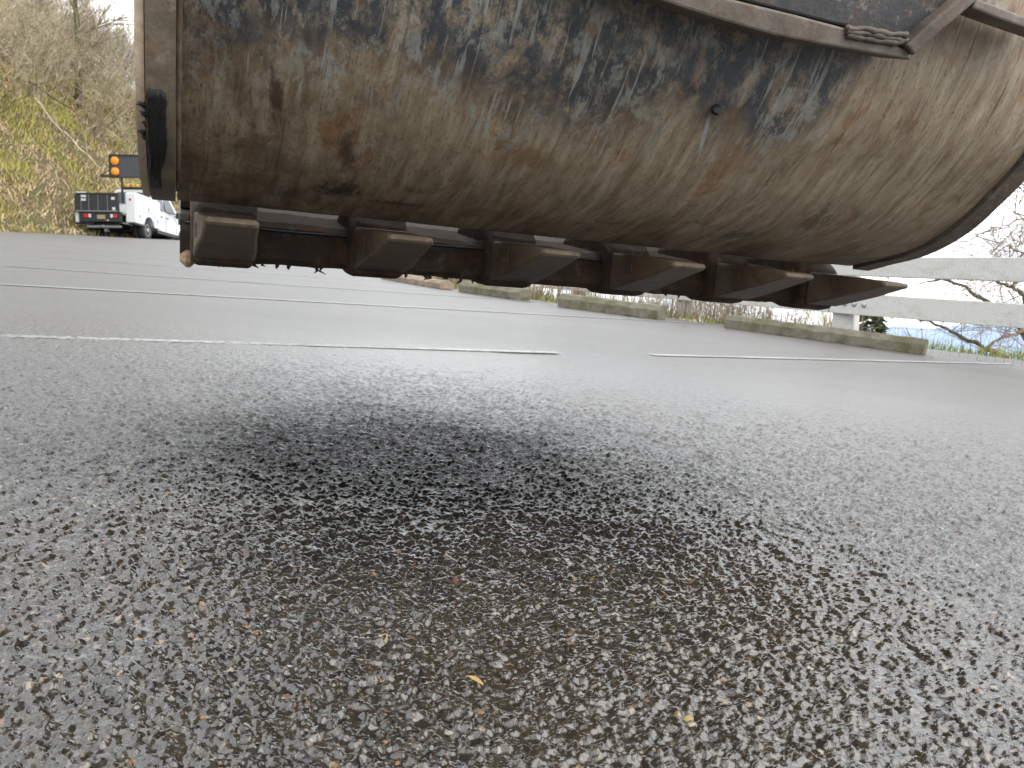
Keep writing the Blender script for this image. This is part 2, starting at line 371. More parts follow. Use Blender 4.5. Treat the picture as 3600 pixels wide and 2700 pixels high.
# ground cover and wood
def bank_mat():
    a = Mat('bank_soil_and_moss'); co = a.co()
    c = a.ramp(a.noise(co, 1.1, 8, .72, .6), [(.30,(.10,.070,.040)),(.43,(.21,.155,.085)),(.53,(.185,.17,.055)),(.64,(.13,.155,.025)),(.8,(.25,.23,.07))])
    c = a.mix(a.math('MULTIPLY', a.step(a.noise(co, 9, 6, .7), .5, .66), .6), c, (.31,.25,.16))
    a.bump(a.noise(co, 7, 8, .75), 1, .25); return a.done(c, .9)
M_bank = bank_mat()
def vary(name, stops, scale=2.5, rough=.8):
    a = Mat(name); co = a.n('ShaderNodeNewGeometry').outputs['Position']; c = a.ramp(a.noise(co, scale, 5, .7), stops); return a.done(c, rough, spec=.2)
M_grass = vary('moss_and_grass', [(.30,(.44,.32,.15)),(.44,(.48,.41,.12)),(.54,(.37,.36,.075)),(.66,(.60,.49,.25))], 1.2)
M_litter = vary('dead_grass_and_leaves', [(.3,(.26,.16,.08)),(.5,(.54,.41,.24)),(.7,(.66,.54,.35))], 3)
M_verge = vary('verge_grass', [(.3,(.16,.24,.04)),(.5,(.30,.38,.07)),(.7,(.52,.46,.17))], 6)
M_twig = vary('pale_twigs', [(.3,(.26,.20,.12)),(.5,(.52,.45,.29)),(.7,(.70,.62,.44))], 1.5)
M_twig2 = vary('brown_twigs', [(.3,(.15,.11,.07)),(.55,(.33,.26,.18)),(.75,(.50,.43,.31))], 1.5)
M_bark = vary('mossy_bark', [(.35,(.050,.042,.024)),(.5,(.11,.115,.035)),(.65,(.075,.065,.05))], 4)
M_lich = vary('lichen_bark', [(.35,(.045,.038,.03)),(.5,(.13,.125,.09)),(.65,(.06,.05,.038))], 9)
M_needle = vary('evergreen_needles', [(.3,(.035,.055,.018)),(.6,(.08,.11,.035))], 2)

# ------------------------------------------------------------------ the car park: one sheet, finely relieved where the camera is close
def lot_z(x, y):
    w = smooth((y-9)/16)
    return w*(.045*(min(x,-14.2)+14.7) + .012*(max(min(y,42),20)-31)*smooth((-x-6)/8))
def cells(x, y, s, seed):
    """distance to, and random value of, the nearest stone centre"""
    gx = np.floor(x/s).astype(np.int64); gy = np.floor(y/s).astype(np.int64)
    best = np.full(x.shape, 9.0); val = np.zeros(x.shape)
    for dx in (-1,0,1):
        for dy in (-1,0,1):
            cx = gx+dx; cy = gy+dy
            hsh = (cx*73856093 ^ cy*19349663 ^ seed*83492791) & 0xffffff
            r1 = ((hsh*1103515245+12345) & 0x7fffffff)/2**31; r2 = ((hsh*22695477+1) & 0x7fffffff)/2**31; r3 = ((hsh*134775813+7) & 0x7fffffff)/2**31
            d = np.hypot(x-(cx+.15+.7*r1)*s, (y-(cy+.15+.7*r2)*s))/s/(.75+.5*r3)
            m = d < best; best = np.where(m, d, best); val = np.where(m, r3, val)
    return best, val
def vnoise(x, y, s, seed):
    gx = np.floor(x/s).astype(np.int64); gy = np.floor(y/s).astype(np.int64); fx = x/s-gx; fy = y/s-gy
    fx = fx*fx*(3-2*fx); fy = fy*fy*(3-2*fy)
    def hh(i, j):
        q = ((i*374761393 + j*668265263 + seed*1442695041) & 0xffffffff); q = ((q ^ (q >> 13))*1274126177) & 0xffffffff
        return ((q ^ (q >> 16)) & 0xffff)/65535.
    return (hh(gx,gy)*(1-fx)+hh(gx+1,gy)*fx)*(1-fy) + (hh(gx,gy+1)*(1-fx)+hh(gx+1,gy+1)*fx)*fy
def make_lot():
    V = []; F = []
    # near, relieved
    ys = [.34]
    while ys[-1] < 3.6: ys.append(ys[-1] + max(.0016, ys[-1]**2*.0022))
    ys = np.array(ys); nc = 760; us = np.linspace(-1, 1, nc)
    Y, U = np.meshgrid(ys, us, indexing='ij'); X = U*(.30 + .82*Y)
    X = X + .35*np.maximum(0, -U)*0
    d1, v1 = cells(X, Y, .0072, 3); d2, v2 = cells(X, Y, .0034, 8)
    z = .0056*np.clip(1-(d1*1.1)**2, 0, 1)*(.15+.8*v1) + .0022*np.clip(1-(d2)**2, 0, 1)*(.4+v2)
    z += .0050*(vnoise(X,Y,.012,5)-.5) + .0036*(vnoise(X,Y,.0058,6)-.5) + .004*(vnoise(X,Y,.09,7)-.5)
    z = np.maximum(z, .0008 + .0008*vnoise(X,Y,.03,9))
    fade = np.clip((3.5-Y)/1.2, 0, 1)*np.clip((1-np.abs(U))/.06, 0, 1)
    z = .0035 + (z)*fade
    V = np.stack([X, Y, z], -1).reshape(-1,3); nr = len(ys)
    i = np.arange(nr*nc).reshape(nr,nc); Fq = np.stack([i[:-1,:-1], i[:-1,1:], i[1:,1:], i[1:,:-1]], -1).reshape(-1,4)
    # the whole lot
    gx = np.concatenate([np.arange(-17.8,-8,.7), np.arange(-8, 34, 1.5)]); gy = np.concatenate([np.arange(-14,4,2.), np.arange(4,54,1.)])
    base = len(V); W = []
    for y in gy:
        for x in gx:
            xx = x
            if x > LOT_R(y): xx = LOT_R(y)
            if x == gx[0]: xx = LOT_L(y)
            W.append((xx, y, lot_z(xx, y)))
    n = len(gx); j = base + np.arange(len(gy)*n).reshape(len(gy), n)
    Fg = np.stack([j[:-1,:-1], j[:-1,1:], j[1:,1:], j[1:,:-1]], -1).reshape(-1,4)
    V = np.concatenate([V, np.array(W)]); F = np.concatenate([Fq, Fg])
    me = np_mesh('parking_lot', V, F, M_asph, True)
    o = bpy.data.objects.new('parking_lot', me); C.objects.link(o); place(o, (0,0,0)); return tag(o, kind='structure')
def LOT_L(y): return -17.35 + .05*math.sin(y*1.3) + .08*max(0, y-30)
# verge edge on the fence side, read off the photograph
VA, VB, VC = at_ground(3600, 1262), at_ground(2500, 1139), at_ground(1500, 1003)
def LOT_R(y):
    pts = [(-20, 26.0)] + [(p.y, p.x) for p in sorted((VA, VB, VC), key=lambda p: p.y)]
    k = (VC.x-VB.x)/(VC.y-VB.y); pts += [(VC.y+40, VC.x + k*7)]
    for (y0,x0),(y1,x1) in zip(pts, pts[1:]):
        if y <= y1: return x0 + (x1-x0)*(y-y0)/(y1-y0)
    return pts[-1][1]
lot = make_lot()

# painted bay lines
def stripe(p0, p1, w=.068, z=.004, n=24, ragged=.0):
    a = at_ground(*p0); b = at_ground(*p1); t = (b-a).normalized(); s = Vector((-t.y, t.x, 0))*w/2; mb = MB(); vs = []
    for i in range(n+1):
        q = a.lerp(b, i/n); e = 1+.12*(random.random()-.5); zz = lot_z(q.x, q.y) + z + (.0025 if q.y < 4 else 0)
        for k in (-1, 1): vs.append((q.x+s.x*k*e, q.y+s.y*k*e, zz))
    mb.add(vs, [(2*i, 2*i+1, 2*i+3, 2*i+2) for i in range(n)])
    return mb.build('parking_line', M_line, lot)
for p0, p1 in (((-300,1177),(1960,1243)), ((2290,1249),(3560,1281)), ((-300,984),(2480,1138)), ((20,936),(1930,1064)),
               ((152,903),(1400,996)), ((120,879),(660,917)), ((545,893),(720,905)), ((127,824.5),(195,828))):
    stripe(p0, p1)

# ------------------------------------------------------------------ terrain, bank, sea, far hills
def bank_h(t, y):
    """height of the bank t metres beyond the lot edge"""
    h = .12*min(t, .8) + .83*max(0, min(t,10)-.5) + .33*max(0, t-10)
    return h*(.92 + .16*noise.noise(Vector((t*.12, y*.12, 3)))) + .45*noise.noise(Vector((t*.5, y*.45, 0)))*smooth(t/2) + .12*noise.noise(Vector((t*1.7, y*1.7, 5)))*smooth(t)
def bank_pt(t, y):
    x0 = LOT_L(y); return Vector((x0 - t, y, lot_z(x0, y) + bank_h(t, y) - .02))
mb = MB(); ny, nt = 110, 70; vs = []
for j in range(ny+1):
    y = 4 + j*.85
    for i in range(nt+1): vs.append(bank_pt((i/nt)**1.5*48, y))
mb.add(vs, [(j*(nt+1)+i, j*(nt+1)+i+1, (j+1)*(nt+1)+i+1, (j+1)*(nt+1)+i) for j in range(ny) for i in range(nt)], True)
bank = top(mb, 'bank', M_bank, None, None, kind='structure')
# end of the lot, ahead: continues into low rough ground, then falls to the sea on the fence side
def ground_z(x, y):
    e = LOT_R(y) ; d = x - e
    if d > 0: return -.03 - .02*d - max(0, d-1.6)*.55 + .05*noise.noise(Vector((x, y, 1)))*min(1, d)
    return -.02
mb = MB(); vs = []; cols = [-.15, 0, .25, .6, 1.0, 1.6, 2.4, 4, 7, 12, 22, 45, 90, 170]; rows = [-14 + i*1.4 for i in range(60)]
for y in rows:
    for d in cols:
        x = LOT_R(y)+d; z = ground_z(x, y) if d > 0 else -.03; vs.append((x, y, max(z, -60)))
n = len(cols); mb.add(vs, [(j*n+i, j*n+i+1, (j+1)*n+i+1, (j+1)*n+i) for j in range(len(rows)-1) for i in range(n-1)], True)
M_soil = simple('verge_soil', (.13,.10,.065), .95, .4, 4, .8, dirt=(.16,.19,.05))
top(mb, 'verge', M_soil, None, None, kind='structure')
mb = MB(); vs = []
for y in (52.8, 60, 75, 110, 200):
    for x in range(-60, 81, 10): vs.append((x, y, ((lot_z(x, 52)-.03 if y < 53 else -.3+(y-53)*.02) if x < -8 else -.3-(x+8)*.55-(y-53)*.1) + noise.noise(Vector((x*.1,y*.1,0)))))
mb.add(vs, [(j*15+i, j*15+i+1, (j+1)*15+i+1, (j+1)*15+i) for j in range(4) for i in range(14)], True)
top(mb, 'terrain', M_soil, None, None, kind='structure')
a = Mat('sea_water'); a.bump(a.noise(a.co(), .05, 4), .4, 2); M_sea = a.done((.20,.30,.47), .6)  # pale blue of the water has distance haze painted into it
mb = MB(); mb.add([(-12000,-3000,-150),(12000,-3000,-150),(14000,16000,-150),(-14000,16000,-150)], [(0,1,2,3)])
sea = mb.build('sea', M_sea); tag(sea, kind='structure')
a = Mat('hazy_far_hill'); M_hill = a.done(a.ramp(a.noise(a.co(), .002, 5), [(.3,(.30,.40,.56)),(.7,(.36,.46,.62))]), .9)  # hill colour is painted distance haze, no real air in between
mb = MB(); vs = []; N = 90
for i in range(N+1):
    x = -9000 + 18000*i/N; hh = 120*(.4 + abs(noise.noise(Vector((i*.11, 0, 2))))*1.6) 
    vs += [(x, 9500, -155), (x, 10100, -155+hh), (x, 12000, -155)]
mb.add(vs, [(3*i+k, 3*i+k+1, 3*i+k+4, 3*i+k+3) for i in range(N) for k in (0,1)], True)
tag(mb.build('far_hills', M_hill), kind='structure')

# ------------------------------------------------------------------ ground cover on the bank: countless, so stuff
def scatter(name, pts, size, m, shape, upr=.6, wid=.12):
    """tufts of thin leaves: each point gets one triangle or quad"""
    P = np.array([tuple(p) for p in pts]); n = len(P); ang = rng.uniform(0, 2*np.pi, n); L = rng.uniform(.5, 1.3, n)*size
    lean = rng.uniform(0, 1, n)**.7*(1-upr)*2; d = np.stack([np.cos(ang)*lean, np.sin(ang)*lean, np.ones(n)], -1); d /= np.linalg.norm(d, axis=1)[:,None]
    a2 = rng.uniform(0, 2*np.pi, n); s = np.stack([np.cos(a2), np.sin(a2), np.zeros(n)], -1)*(L*wid)[:,None]
    t = P + d*L[:,None]; v = np.stack([P-s, P+s, t + s*shape, t - s*shape], 1).reshape(-1,3)
    f = np.arange(n*4).reshape(-1,4); me = np_mesh(name, v, f, m); o = bpy.data.objects.new(name, me); C.objects.link(o); place(o, (0,0,0)); return o
def bank_points(n, t1, mask, y0=14, y1=56):
    out = []
    while len(out) < n:
        t = random.random()**.8*t1; y = random.uniform(y0, y1); v = noise.noise(Vector((t*.35, y*.35, 7)))+.5*noise.noise(Vector((t*1.1, y*1.1, 2)))
        if mask(v, t): out.append(bank_pt(t, y))
    return out
tag(scatter('bank_grass', bank_points(36000, 15, lambda v,t: v > -.02+random.uniform(-.25,.25)), .24, M_grass, .2, .55, .13), 'yellow green moss and grass growing over the bank', 'grass', kind='stuff')
tag(scatter('leaf_litter', bank_points(46000, 20, lambda v,t: v < .10+random.uniform(-.3,.3)), .22, M_litter, .6, .3, .14), 'pale brown dead grass and fallen leaves on the bank', 'leaf litter', kind='stuff')

# ------------------------------------------------------------------ bare shrubs and trees
def grow(mb, p, d, L, r, lvl, up=.15, wig=.25, kids=3, n=3, minr=.004, droop=0):
    pts = [p.copy()]; rs = [r]; seg = max(2, 5-lvl if lvl < 3 else 2); q = p.copy(); dd = d.normalized()
    for i in range(seg):
        dd = (dd + Vector((random.gauss(0,wig), random.gauss(0,wig), random.gauss(0,wig)*.8 + up - droop))*.5).normalized()
        q = q + dd*(L/seg); pts.append(q.copy()); rs.append(max(minr*.6, r*(1-.75*(i+1)/seg)))
    mb.tube(pts, rs, n if r > .02 else 3, cap=False)
    if lvl <= 0: return
    for k in range(kids):
        i = random.randint(1, seg); b = pts[i]; ax = Vector((random.gauss(0,1), random.gauss(0,1), random.gauss(0,.7)))
        nd = (dd + ax.normalized()*random.uniform(.5,1.0)).normalized()
        grow(mb, b, nd, L*random.uniform(.5,.78), max(minr, r*.5), lvl-1, up, wig, kids, n, minr, droop)
def bare_shrub(loc, h, stems, lvl, kids, m, label, lean=(0,0), minr=.006, spread=.7, name='bare_shrub', r0=.03, group='bare shrubs on the bank', up=.15):
    mb = MB()
    for k in range(stems):
        a_ = random.uniform(0, 2*math.pi); d = Vector((math.cos(a_)*spread+lean[0], math.sin(a_)*spread+lean[1], 1))
        grow(mb, Vector((math.cos(a_)*.15, math.sin(a_)*.15, -.1)), d, h*random.uniform(.45,.65), r0*random.uniform(.6,1.2), lvl, up, .3, kids, 4, minr)
    return top(mb, name, m, label, 'shrub' if 'shrub' in name else 'tree', loc, GV, group)
def bank_at_px(px, t):
    """point on the bank under photo column px, t metres up from the lot edge"""
    k = None
    for y10 in range(140, 560):
        y = y10/10; p = bank_pt(t, y); c = RL.transposed() @ (p-O)
        if CX + FPX*c.x/c.z > px: return p
    return bank_pt(t, 55)
shr = [(-60,7,4.2),(40,9,4.6),(150,8,4.2),(250,10,4.4),(340,8,3.8),(430,9,4.2),(505,7.5,3.6),(90,12,4.6),(200,13,5),(310,12.5,4.6),(400,13,5),(480,12,4.6),(20,15,5),(560,10,4),(450,5.6,2.2),(330,5.8,1.9)]
extra = [(x, t, h) for x, t, h in ((455,14,5.2),(500,13,5.0),(530,15,5.6),(570,13,5.2),(390,17,5.4),(350,17,5.2),(300,18,5.6),(240,17,5.2),(160,18,5.6),(80,18,5.6),(-20,18,5.4),(430,20,6.2),(500,20,6.4),(330,22,6.0))]
desc = ['at the left edge of the photo','at the left end of the bank','above the fallen branch','below the mossy tree trunk','up the bank left of the arrow board','above the arrow board','close beside the bucket plate',
        'higher up at the left','behind the middle of the thicket','right of the mossy trunk','high up behind the arrow board','high up beside the bucket plate','on the skyline at far left','behind the bucket plate','low on the slope over the arrow board','small and low, left of the arrow board']
for i, (px, t, h) in enumerate(shr):
    m = M_twig if i % 3 else M_twig2
    bare_shrub(bank_at_px(px, t), h, 9 if h > 3 else 7, 3, 4, m, ('pale' if i % 3 else 'brown')+' leafless shrub '+desc[i], lean=(.5,-.2), minr=.0085, spread=.75, r0=.035, up=.05)
xdesc = ['level with the arrow board','right beside the bucket plate','hidden mostly by the bucket plate','farthest right behind the plate','left of the arrow board column','under the skyline trees','behind the mossy trunk','right of the evergreen',
  'in front of the evergreen','left of the evergreen','at the left photo edge','on the crest above the arrow board','on the crest beside the bucket plate','tallest one on the crest']
for i, (px, t, h) in enumerate(extra):
    bare_shrub(bank_at_px(px, t), h, 10, 3, 4, M_twig if i % 2 else M_twig2, ('pale' if i % 2 else 'brown')+' leafless shrub in the upper thicket, '+xdesc[i], lean=(.2,0), minr=.009, spread=.6, r0=.04, up=.12, group='thicket along the top of the bank')
def tree(px, t, h, r, label, m=M_bark, mc=M_twig2, lvl=4, clear=.3, kids=4):
    loc = bank_at_px(px, t); root = thing('bare_tree', label, 'tree', loc, GV, 'bare trees on the bank'); tr = MB(); cr_ = MB()
    pts = [Vector((0,0,-.3))]; rs = [r]; q = Vector((0,0,0)); N = 9
    for i in range(N):
        q = q + Vector((random.gauss(0,.05)*h/N*2, random.gauss(0,.05)*h/N*2, h/N)); pts.append(q.copy()); rs.append(r*(1-.8*(i+1)/N))
    tr.tube(pts, rs, 8)
    for i in range(2, N+1):
        for k in range(kids):
            if pts[i].z < h*clear: continue
            a_ = random.uniform(0, 6.28); grow(cr_, pts[i], Vector((math.cos(a_), math.sin(a_), .55)), h*.26*random.uniform(.7,1.2), rs[i]*.5+.01, lvl-2, .12, .25, 4, 4, .009)
    tr.build('trunk', m, root); cr_.build('crown', mc, root)
random.seed(21)
tree(268, 10, 11, .21, 'bare tree with a moss covered forked trunk at the top of the bank', kids=2, clear=.15)
tree(30, 20, 11, .12, 'thin leafless tree on the skyline at far left', M_lich)
tree(120, 22, 12, .13, 'slim leafless tree just left of the evergreen', M_lich)
tree(190, 19, 10, .10, 'slim leafless tree between the evergreen and the mossy trunk', M_lich)
tree(350, 20, 11, .12, 'slim leafless tree right of the mossy trunk', M_lich)
tree(410, 22, 12, .12, 'leafless tree on the skyline next to the bucket pin', M_lich)
tree(470, 19, 9, .10, 'small leafless tree touching the bucket plate', M_lich)
def evergreen(loc, h, label):
    root = thing('evergreen_tree', label, 'tree', loc, GV, 'evergreen trees'); tr = MB(); tr.tube([(0,0,-.5),(0,0,h)], [h*.02, .02], 7); tr.build('trunk', M_bark, root)
    v = []; 
    for k in range(int(h*70)):
        z = random.uniform(.12, 1)*h; rr = (1-z/h)*h*.24*random.uniform(.5,1.1)+.1; a_ = random.uniform(0,6.28); dx, dy = math.cos(a_), math.sin(a_)
        for e in range(5):
            f = random.uniform(.3,1); c = Vector((dx*rr*f, dy*rr*f, z - rr*f*.35)); s = Vector((random.gauss(0,1),random.gauss(0,1),random.gauss(0,.5))).normalized()*.12; w = Vector((dx,dy,-.4))*random.uniform(.12,.3)
            v += [c-s, c+s, c+w+s*.3, c+w-s*.3]
    f = np.arange(len(v)).reshape(-1,4); me = np_mesh('crown', [tuple(p) for p in v], f, M_needle); o = bpy.data.objects.new('crown', me); C.objects.link(o); o.parent = root
evergreen(bank_at_px(115, 24), 11, 'evergreen showing between the bare trees left of the mossy trunk')
evergreen(bank_at_px(395, 27), 10, 'faint evergreen behind the bare trees beside the bucket pin')
# fallen grey branches and a pale log on the bank
def fallen(pa, pb, ta, tb, r, label, name='fallen_branch', m=M_twig):
    a_ = bank_at_px(pa, ta)+Vector((.3,-.3,.35)); b_ = bank_at_px(pb, tb)+Vector((.3,-.3,.3)); mb = MB(); pts = [a_.lerp(b_, i/5)+Vector((0,0,random.uniform(-.06,.1))) for i in range(6)]
    pts = [p-a_ for p in pts]; mb.tube(pts, [r*(1-.1*i) for i in range(6)], 6)
    for i in range(1,5): grow(mb, pts[i], Vector((random.uniform(-1,1),0,.8)), 1.1, r*.4, 1, .1, .3, 3, 3, .008)
    top(mb, name, m, label, 'branch', a_)
fallen(110, 215, 7.0, 5.6, .055, 'long grey fallen branch lying down the bank at the left')
fallen(215, 350, 5.6, 3.4, .05, 'grey fallen branch pointing at the arrow board')
fallen(90, 240, 8.6, 7.6, .06, 'dark mossy branch under the thicket', m=M_bark)

# ------------------------------------------------------------------ service truck
M_white = simple('white_vehicle_paint', (.66,.67,.68), .3, .04, 3, 0); M_blk = simple('black_painted_steel', (.014,.015,.017), .5, .3, 12, .1)
M_rub = simple('tyre_rubber', (.02,.02,.02), .8, .3, 20, .3); M_rimw = simple('grey_wheel_steel', (.42,.42,.41), .4, .15, 15, .1, .3)
M_glass = Mat('dark_glass').done((.02,.03,.032), .06, spec=.8); M_red = simple('red_lens', (.55,.02,.015), .25, .1, 10, 0)
M_amber = simple('amber_lens', (.85,.30,.01), .3, .06, 10, 0); M_yel = simple('yellow_lens', (.85,.62,.02), .3, .1, 10, 0)
M_grey = simple('grey_steel', (.16,.165,.17), .5, .2, 10, .1); M_sign = simple('sign_face', (.045,.048,.055), .55, .15, 6, 0)
M_chrome = Mat('chrome').done((.7,.7,.7), .15, 1.0); M_orange = simple('orange_plastic', (.80,.10,.02), .5, .08, 10, 0)
M_plate = simple('number_plate', (.33,.27,.13), .5, .2, 30, 0); M_sticker = simple('white_sticker', (.6,.6,.6), .5, .1, 30, 0)
PR = at_depth(477, 836, 30.7)                         # rear right corner on the ground
HEAD = R(2.6)
tr_rot = GV @ Matrix.Rotation(HEAD, 4, 'Z')
fwd = tr_rot.to_3x3() @ Vector((0,1,0)); side = tr_rot.to_3x3() @ Vector((1,0,0))
T0 = PR + fwd*1.25 - side*1.15; 
truck = thing('service_truck', 'white utility pickup with black tailgate and arrow board parked below the bank', 'truck', T0, tr_rot)
def bx(name, c, d, m, par=truck, bev=.02): return MB().box(c, d, bev=bev).build(name, m, par)
RE = -1.25                                            # rear end of the body
# side cabinets with wheel openings
for sx in (-1, 1):
    body = MB(); n = 14
    pts = [(RE, .60), (-.55, .60)] + [(.52*math.cos(R(180-k*180/n)), .45+.52*math.sin(R(180-k*180/n))) for k in range(n+1) if .45+.52*math.sin(R(180-k*180/n)) > .6] + [(.55,.60), (1.22,.60), (1.22,1.72), (.9,1.80), (RE+.12,1.80), (RE,1.74)]
    x0, x1 = sorted((sx*.80, sx*1.17)); body.prism(pts, x0, x1, lambda u,v,w: (w,u,v))
    b = body.build('side_cabinet', M_white, truck); bevel(b, .015)
    for y0, y1, z0, z1 in ((-1.12,-.58,.78,1.66),(-.50,.48,1.15,1.66),(.58,1.14,.78,1.66)):
        d = MB().box((sx*1.178, (y0+y1)/2, (z0+z1)/2), (.016, y1-y0, z1-z0), bev=.006).build('cabinet_door', M_white, b)
        MB().box((sx*1.19, (y0+y1)/2, z0+.12), (.012,.05,.12)).build('latch', M_blk, b)
    arch = MB(); ap = [(.54*math.cos(R(k*180/12)), .45+.54*math.sin(R(k*180/12))) for k in range(13)]
    arch.tube([(sx*1.18, u, max(v,.6)) for u, v in ap], .022, 6).build('wheel_arch', M_white, b)
MB().box((.985, RE-.012, 1.50), (.10,.02,.10), bev=.01).build('marker_light', M_red, truck)
MB().box((.985, RE-.008, 1.12), (.30,.012,1.0), bev=.01).build('cabinet_end_panel', M_white, truck)
bx('bed_floor', (0, 0, .92), (1.56, 2.4, .08), M_grey)
# tailgate with ribs and stickers
tg = MB().box((-.26, RE-.10, 1.36), (1.72,.07,.76), bev=.015).build('tailgate', M_blk, truck)
for x in (-.86,-.56,-.20,.16): MB().box((x, RE-.142, 1.33), (.02,.016,.66)).build('rib', M_grey, tg)
MB().box((-.26, RE-.145, 1.70), (1.62,.03,.07), bev=.01).build('top_rail', M_blk, tg); MB().box((-.26, RE-.142, 1.02), (1.62,.02,.05)).build('bottom_rail', M_grey, tg)
for x, z, w, h_ in ((-.76,1.60,.2,.09),(-.76,1.46,.18,.09),(.38,1.52,.14,.10),(.40,1.12,.12,.12),(-1.06,1.69,.06,.06)):
    MB().box((x, RE-.1375, z), (w,.006,h_)).build('sticker', M_sticker, tg)
bp = MB().box((-.16, RE-.03, .80), (1.66,.12,.40), bev=.02).build('rear_panel', M_blk, truck)
for x in (-.72, .42):
    MB().box((x, RE-.105, .84), (.14,.03,.15), bev=.01).build('tail_light', M_red, truck)
for x in (-.56, .29): MB().box((x, RE-.105, .84), (.10,.03,.14), bev=.01).build('reversing_light', M_sticker, truck)
MB().box((-.12, RE-.098, .80), (.31,.012,.16)).build('number_plate', M_plate, truck)
MB().box((.10, RE-.12, .66), (.14,.06,.06), bev=.01).build('ball_mount', M_chrome, truck)
hb = MB().box((-.05, RE-.02, .42), (1.35,.10,.10), bev=.02); hb.box((.0, RE+.08, .30), (.10,.2,.14)); hb.tube([(-.08,RE-.09,.42),(-.08,RE-.03,.42)], .07, 10); hb.build('hitch_bar', M_grey, truck)
bx('chassis', (0, 1.7, .55), (.9, 5.6, .16), M_blk); bx('rear_axle', (0, 0, .43), (1.7,.16,.16), M_blk); bx('left_step', (-1.0, RE+.02, .56), (.4,.12,.05), M_blk)
bx('side_skirt', (1.02, -.85, .56), (.28,.75,.07), M_blk); bx('sill', (.93, 2.45, .50), (.14,2.3,.10), M_blk)
def wheel(x, y, w):
    sgn = 1 if x > 0 else -1; mt = Matrix.Translation((x, y, .43)) @ Matrix.Rotation(R(90*sgn), 4, 'Y')
    wh = MB().lathe([(.24,-w/2),(.40,-w/2),(.43,-w/2+.04),(.43,w/2-.04),(.40,w/2),(.24,w/2)], 28, mt).build('wheel', M_rub, truck)
    MB().lathe([(.245,w/2-.05),(.245,w/2+.004),(.22,w/2+.004),(.20,w/2-.05),(.10,w/2-.03),(.09,w/2+.03),(.02,w/2+.035)], 24, mt).build('rim', M_rimw, wh)
    return wh
for x in (-.98, .98): wheel(x, 0, .26); wheel(x*.95, 4.05, .26)
for x in (-.76, .76): wheel(x, 0, .16)
# cab
cabp = [(1.32,.58),(1.32,1.40),(1.42,2.22),(1.62,2.36),(2.95,2.34),(3.75,1.50),(5.0,1.34),(5.12,.62),(4.6,.58)]
for nm in ('cab',):
    cb = MB(); n = len(cabp); vs = []
    for sx in (-1,1):
        for u, v in cabp: vs.append((sx*(.99 - .17*max(0, v-1.38)/.95), u, v))
    cb.add(vs, [(i,(i+1)%n,n+(i+1)%n,n+i) for i in range(n)] + [tuple(range(n-1,-1,-1)), tuple(range(n,2*n))]); cab = cb.build('cab', M_white, truck); bevel(cab, .03, 3)
MB().add([(-.72,1.365,1.72),(.72,1.365,1.72),(.66,1.405,2.20),(-.66,1.405,2.20),(-.72,1.33,1.72),(.72,1.33,1.72),(.66,1.37,2.20),(-.66,1.37,2.20)],[(0,1,2,3),(7,6,5,4),(0,4,5,1),(1,5,6,2),(2,6,7,3),(3,7,4,0)]).build('rear_window', M_glass, cab)
for sx in (-1,1):
    for pl in ([(1.62,1.50),(1.70,2.16),(2.12,2.16),(2.16,1.50)], [(2.30,1.50),(2.26,2.16),(2.85,2.16),(3.42,1.52)]):
        w = MB(); xf = lambda v: sx*(.998 - .17*max(0, v-1.38)/.95)
        w.add([(xf(v)+sx*q, u, v) for q in (-.01,.004) for u, v in pl], [(0,1,2,3),(7,6,5,4),(0,4,5,1),(1,5,6,2),(2,6,7,3),(3,7,4,0)]); w.build('side_window', M_glass, cab)
    for y in (1.60, 2.24, 3.42): MB().box((sx*.992, y, .98), (.008,.014,.72)).build('door_gap', M_grey, cab)
    for y in (1.78, 2.42): MB().box((sx*1.005, y, 1.22), (.03,.15,.04), bev=.008).build('door_handle', M_blk, cab)
    mr = MB().box((sx*1.15, 3.25, 1.45), (.22,.08,.26), bev=.03); mr.tube([(sx*.97,3.25,1.40),(sx*1.1,3.25,1.42)], .025, 6); mr.build('mirror', M_blk, cab)
# arrow board on two posts
ab = MB().box((.18, 1.05, 3.22), (1.95,.08,.95), bev=.015).build('arrow_board', M_sign, truck)
fr = MB()
for c, d in (((.18,1.0,3.685),(2.0,.06,.05)),((.18,1.0,2.755),(2.0,.06,.05)),((-.79,1.0,3.22),(.05,.06,.88)),((1.25,1.0,3.22),(.05,.06,.88))): fr.box(c, d)
fr.build('frame', M_blk, ab)
for x in (-.57, 1.0):
    for z in (3.44, 2.99): MB().lathe([(.185,0),(.185,.03),(.16,.05)], 8, Matrix.Translation((x,1.0,z)) @ Matrix.Rotation(R(90),4,'X') @ Matrix.Rotation(R(22.5),4,'Z')).build('arrow_lamp', M_amber, ab)
for x in (-.36, 1.0): MB().box((x, 1.12, 2.25), (.07,.07,1.1)).build('board_post', M_blk, truck)
arm = MB().box((-.85, .98, 2.80), (.68,.10,.10), m=None); arm.tube([(-1.12,1.0,2.85),(-.8,1.02,3.08)], .02, 6); arm.build('board_arm', M_blk, truck)
lb = MB().box((.1, 1.72, 2.41), (1.30,.25,.07), bev=.01).build('light_bar', M_blk, truck)
for k in range(6):
    MB().box((-.42+k*.21, 1.70, 2.52), (.15,.22,.15), bev=.03).build('beacon_lens', M_yel if k % 2 == 0 else M_amber, lb)
MB().box((-.58,1.7,2.51), (.10,.2,.12), bev=.02).build('end_lens', M_orange, lb)
# cone beyond the truck
cpos = at_depth(468, 832, 33.6)
cone = thing('traffic_cone', 'orange traffic cone standing beyond the truck, seen under its body', 'traffic cone', cpos, GV)
MB().lathe([(.11,.03),(.025,.40),(.015,.41)], 20).build('cone_body', M_orange, cone); MB().box((0,0,.015),(.28,.28,.03), bev=.01).build('base', M_orange, cone)

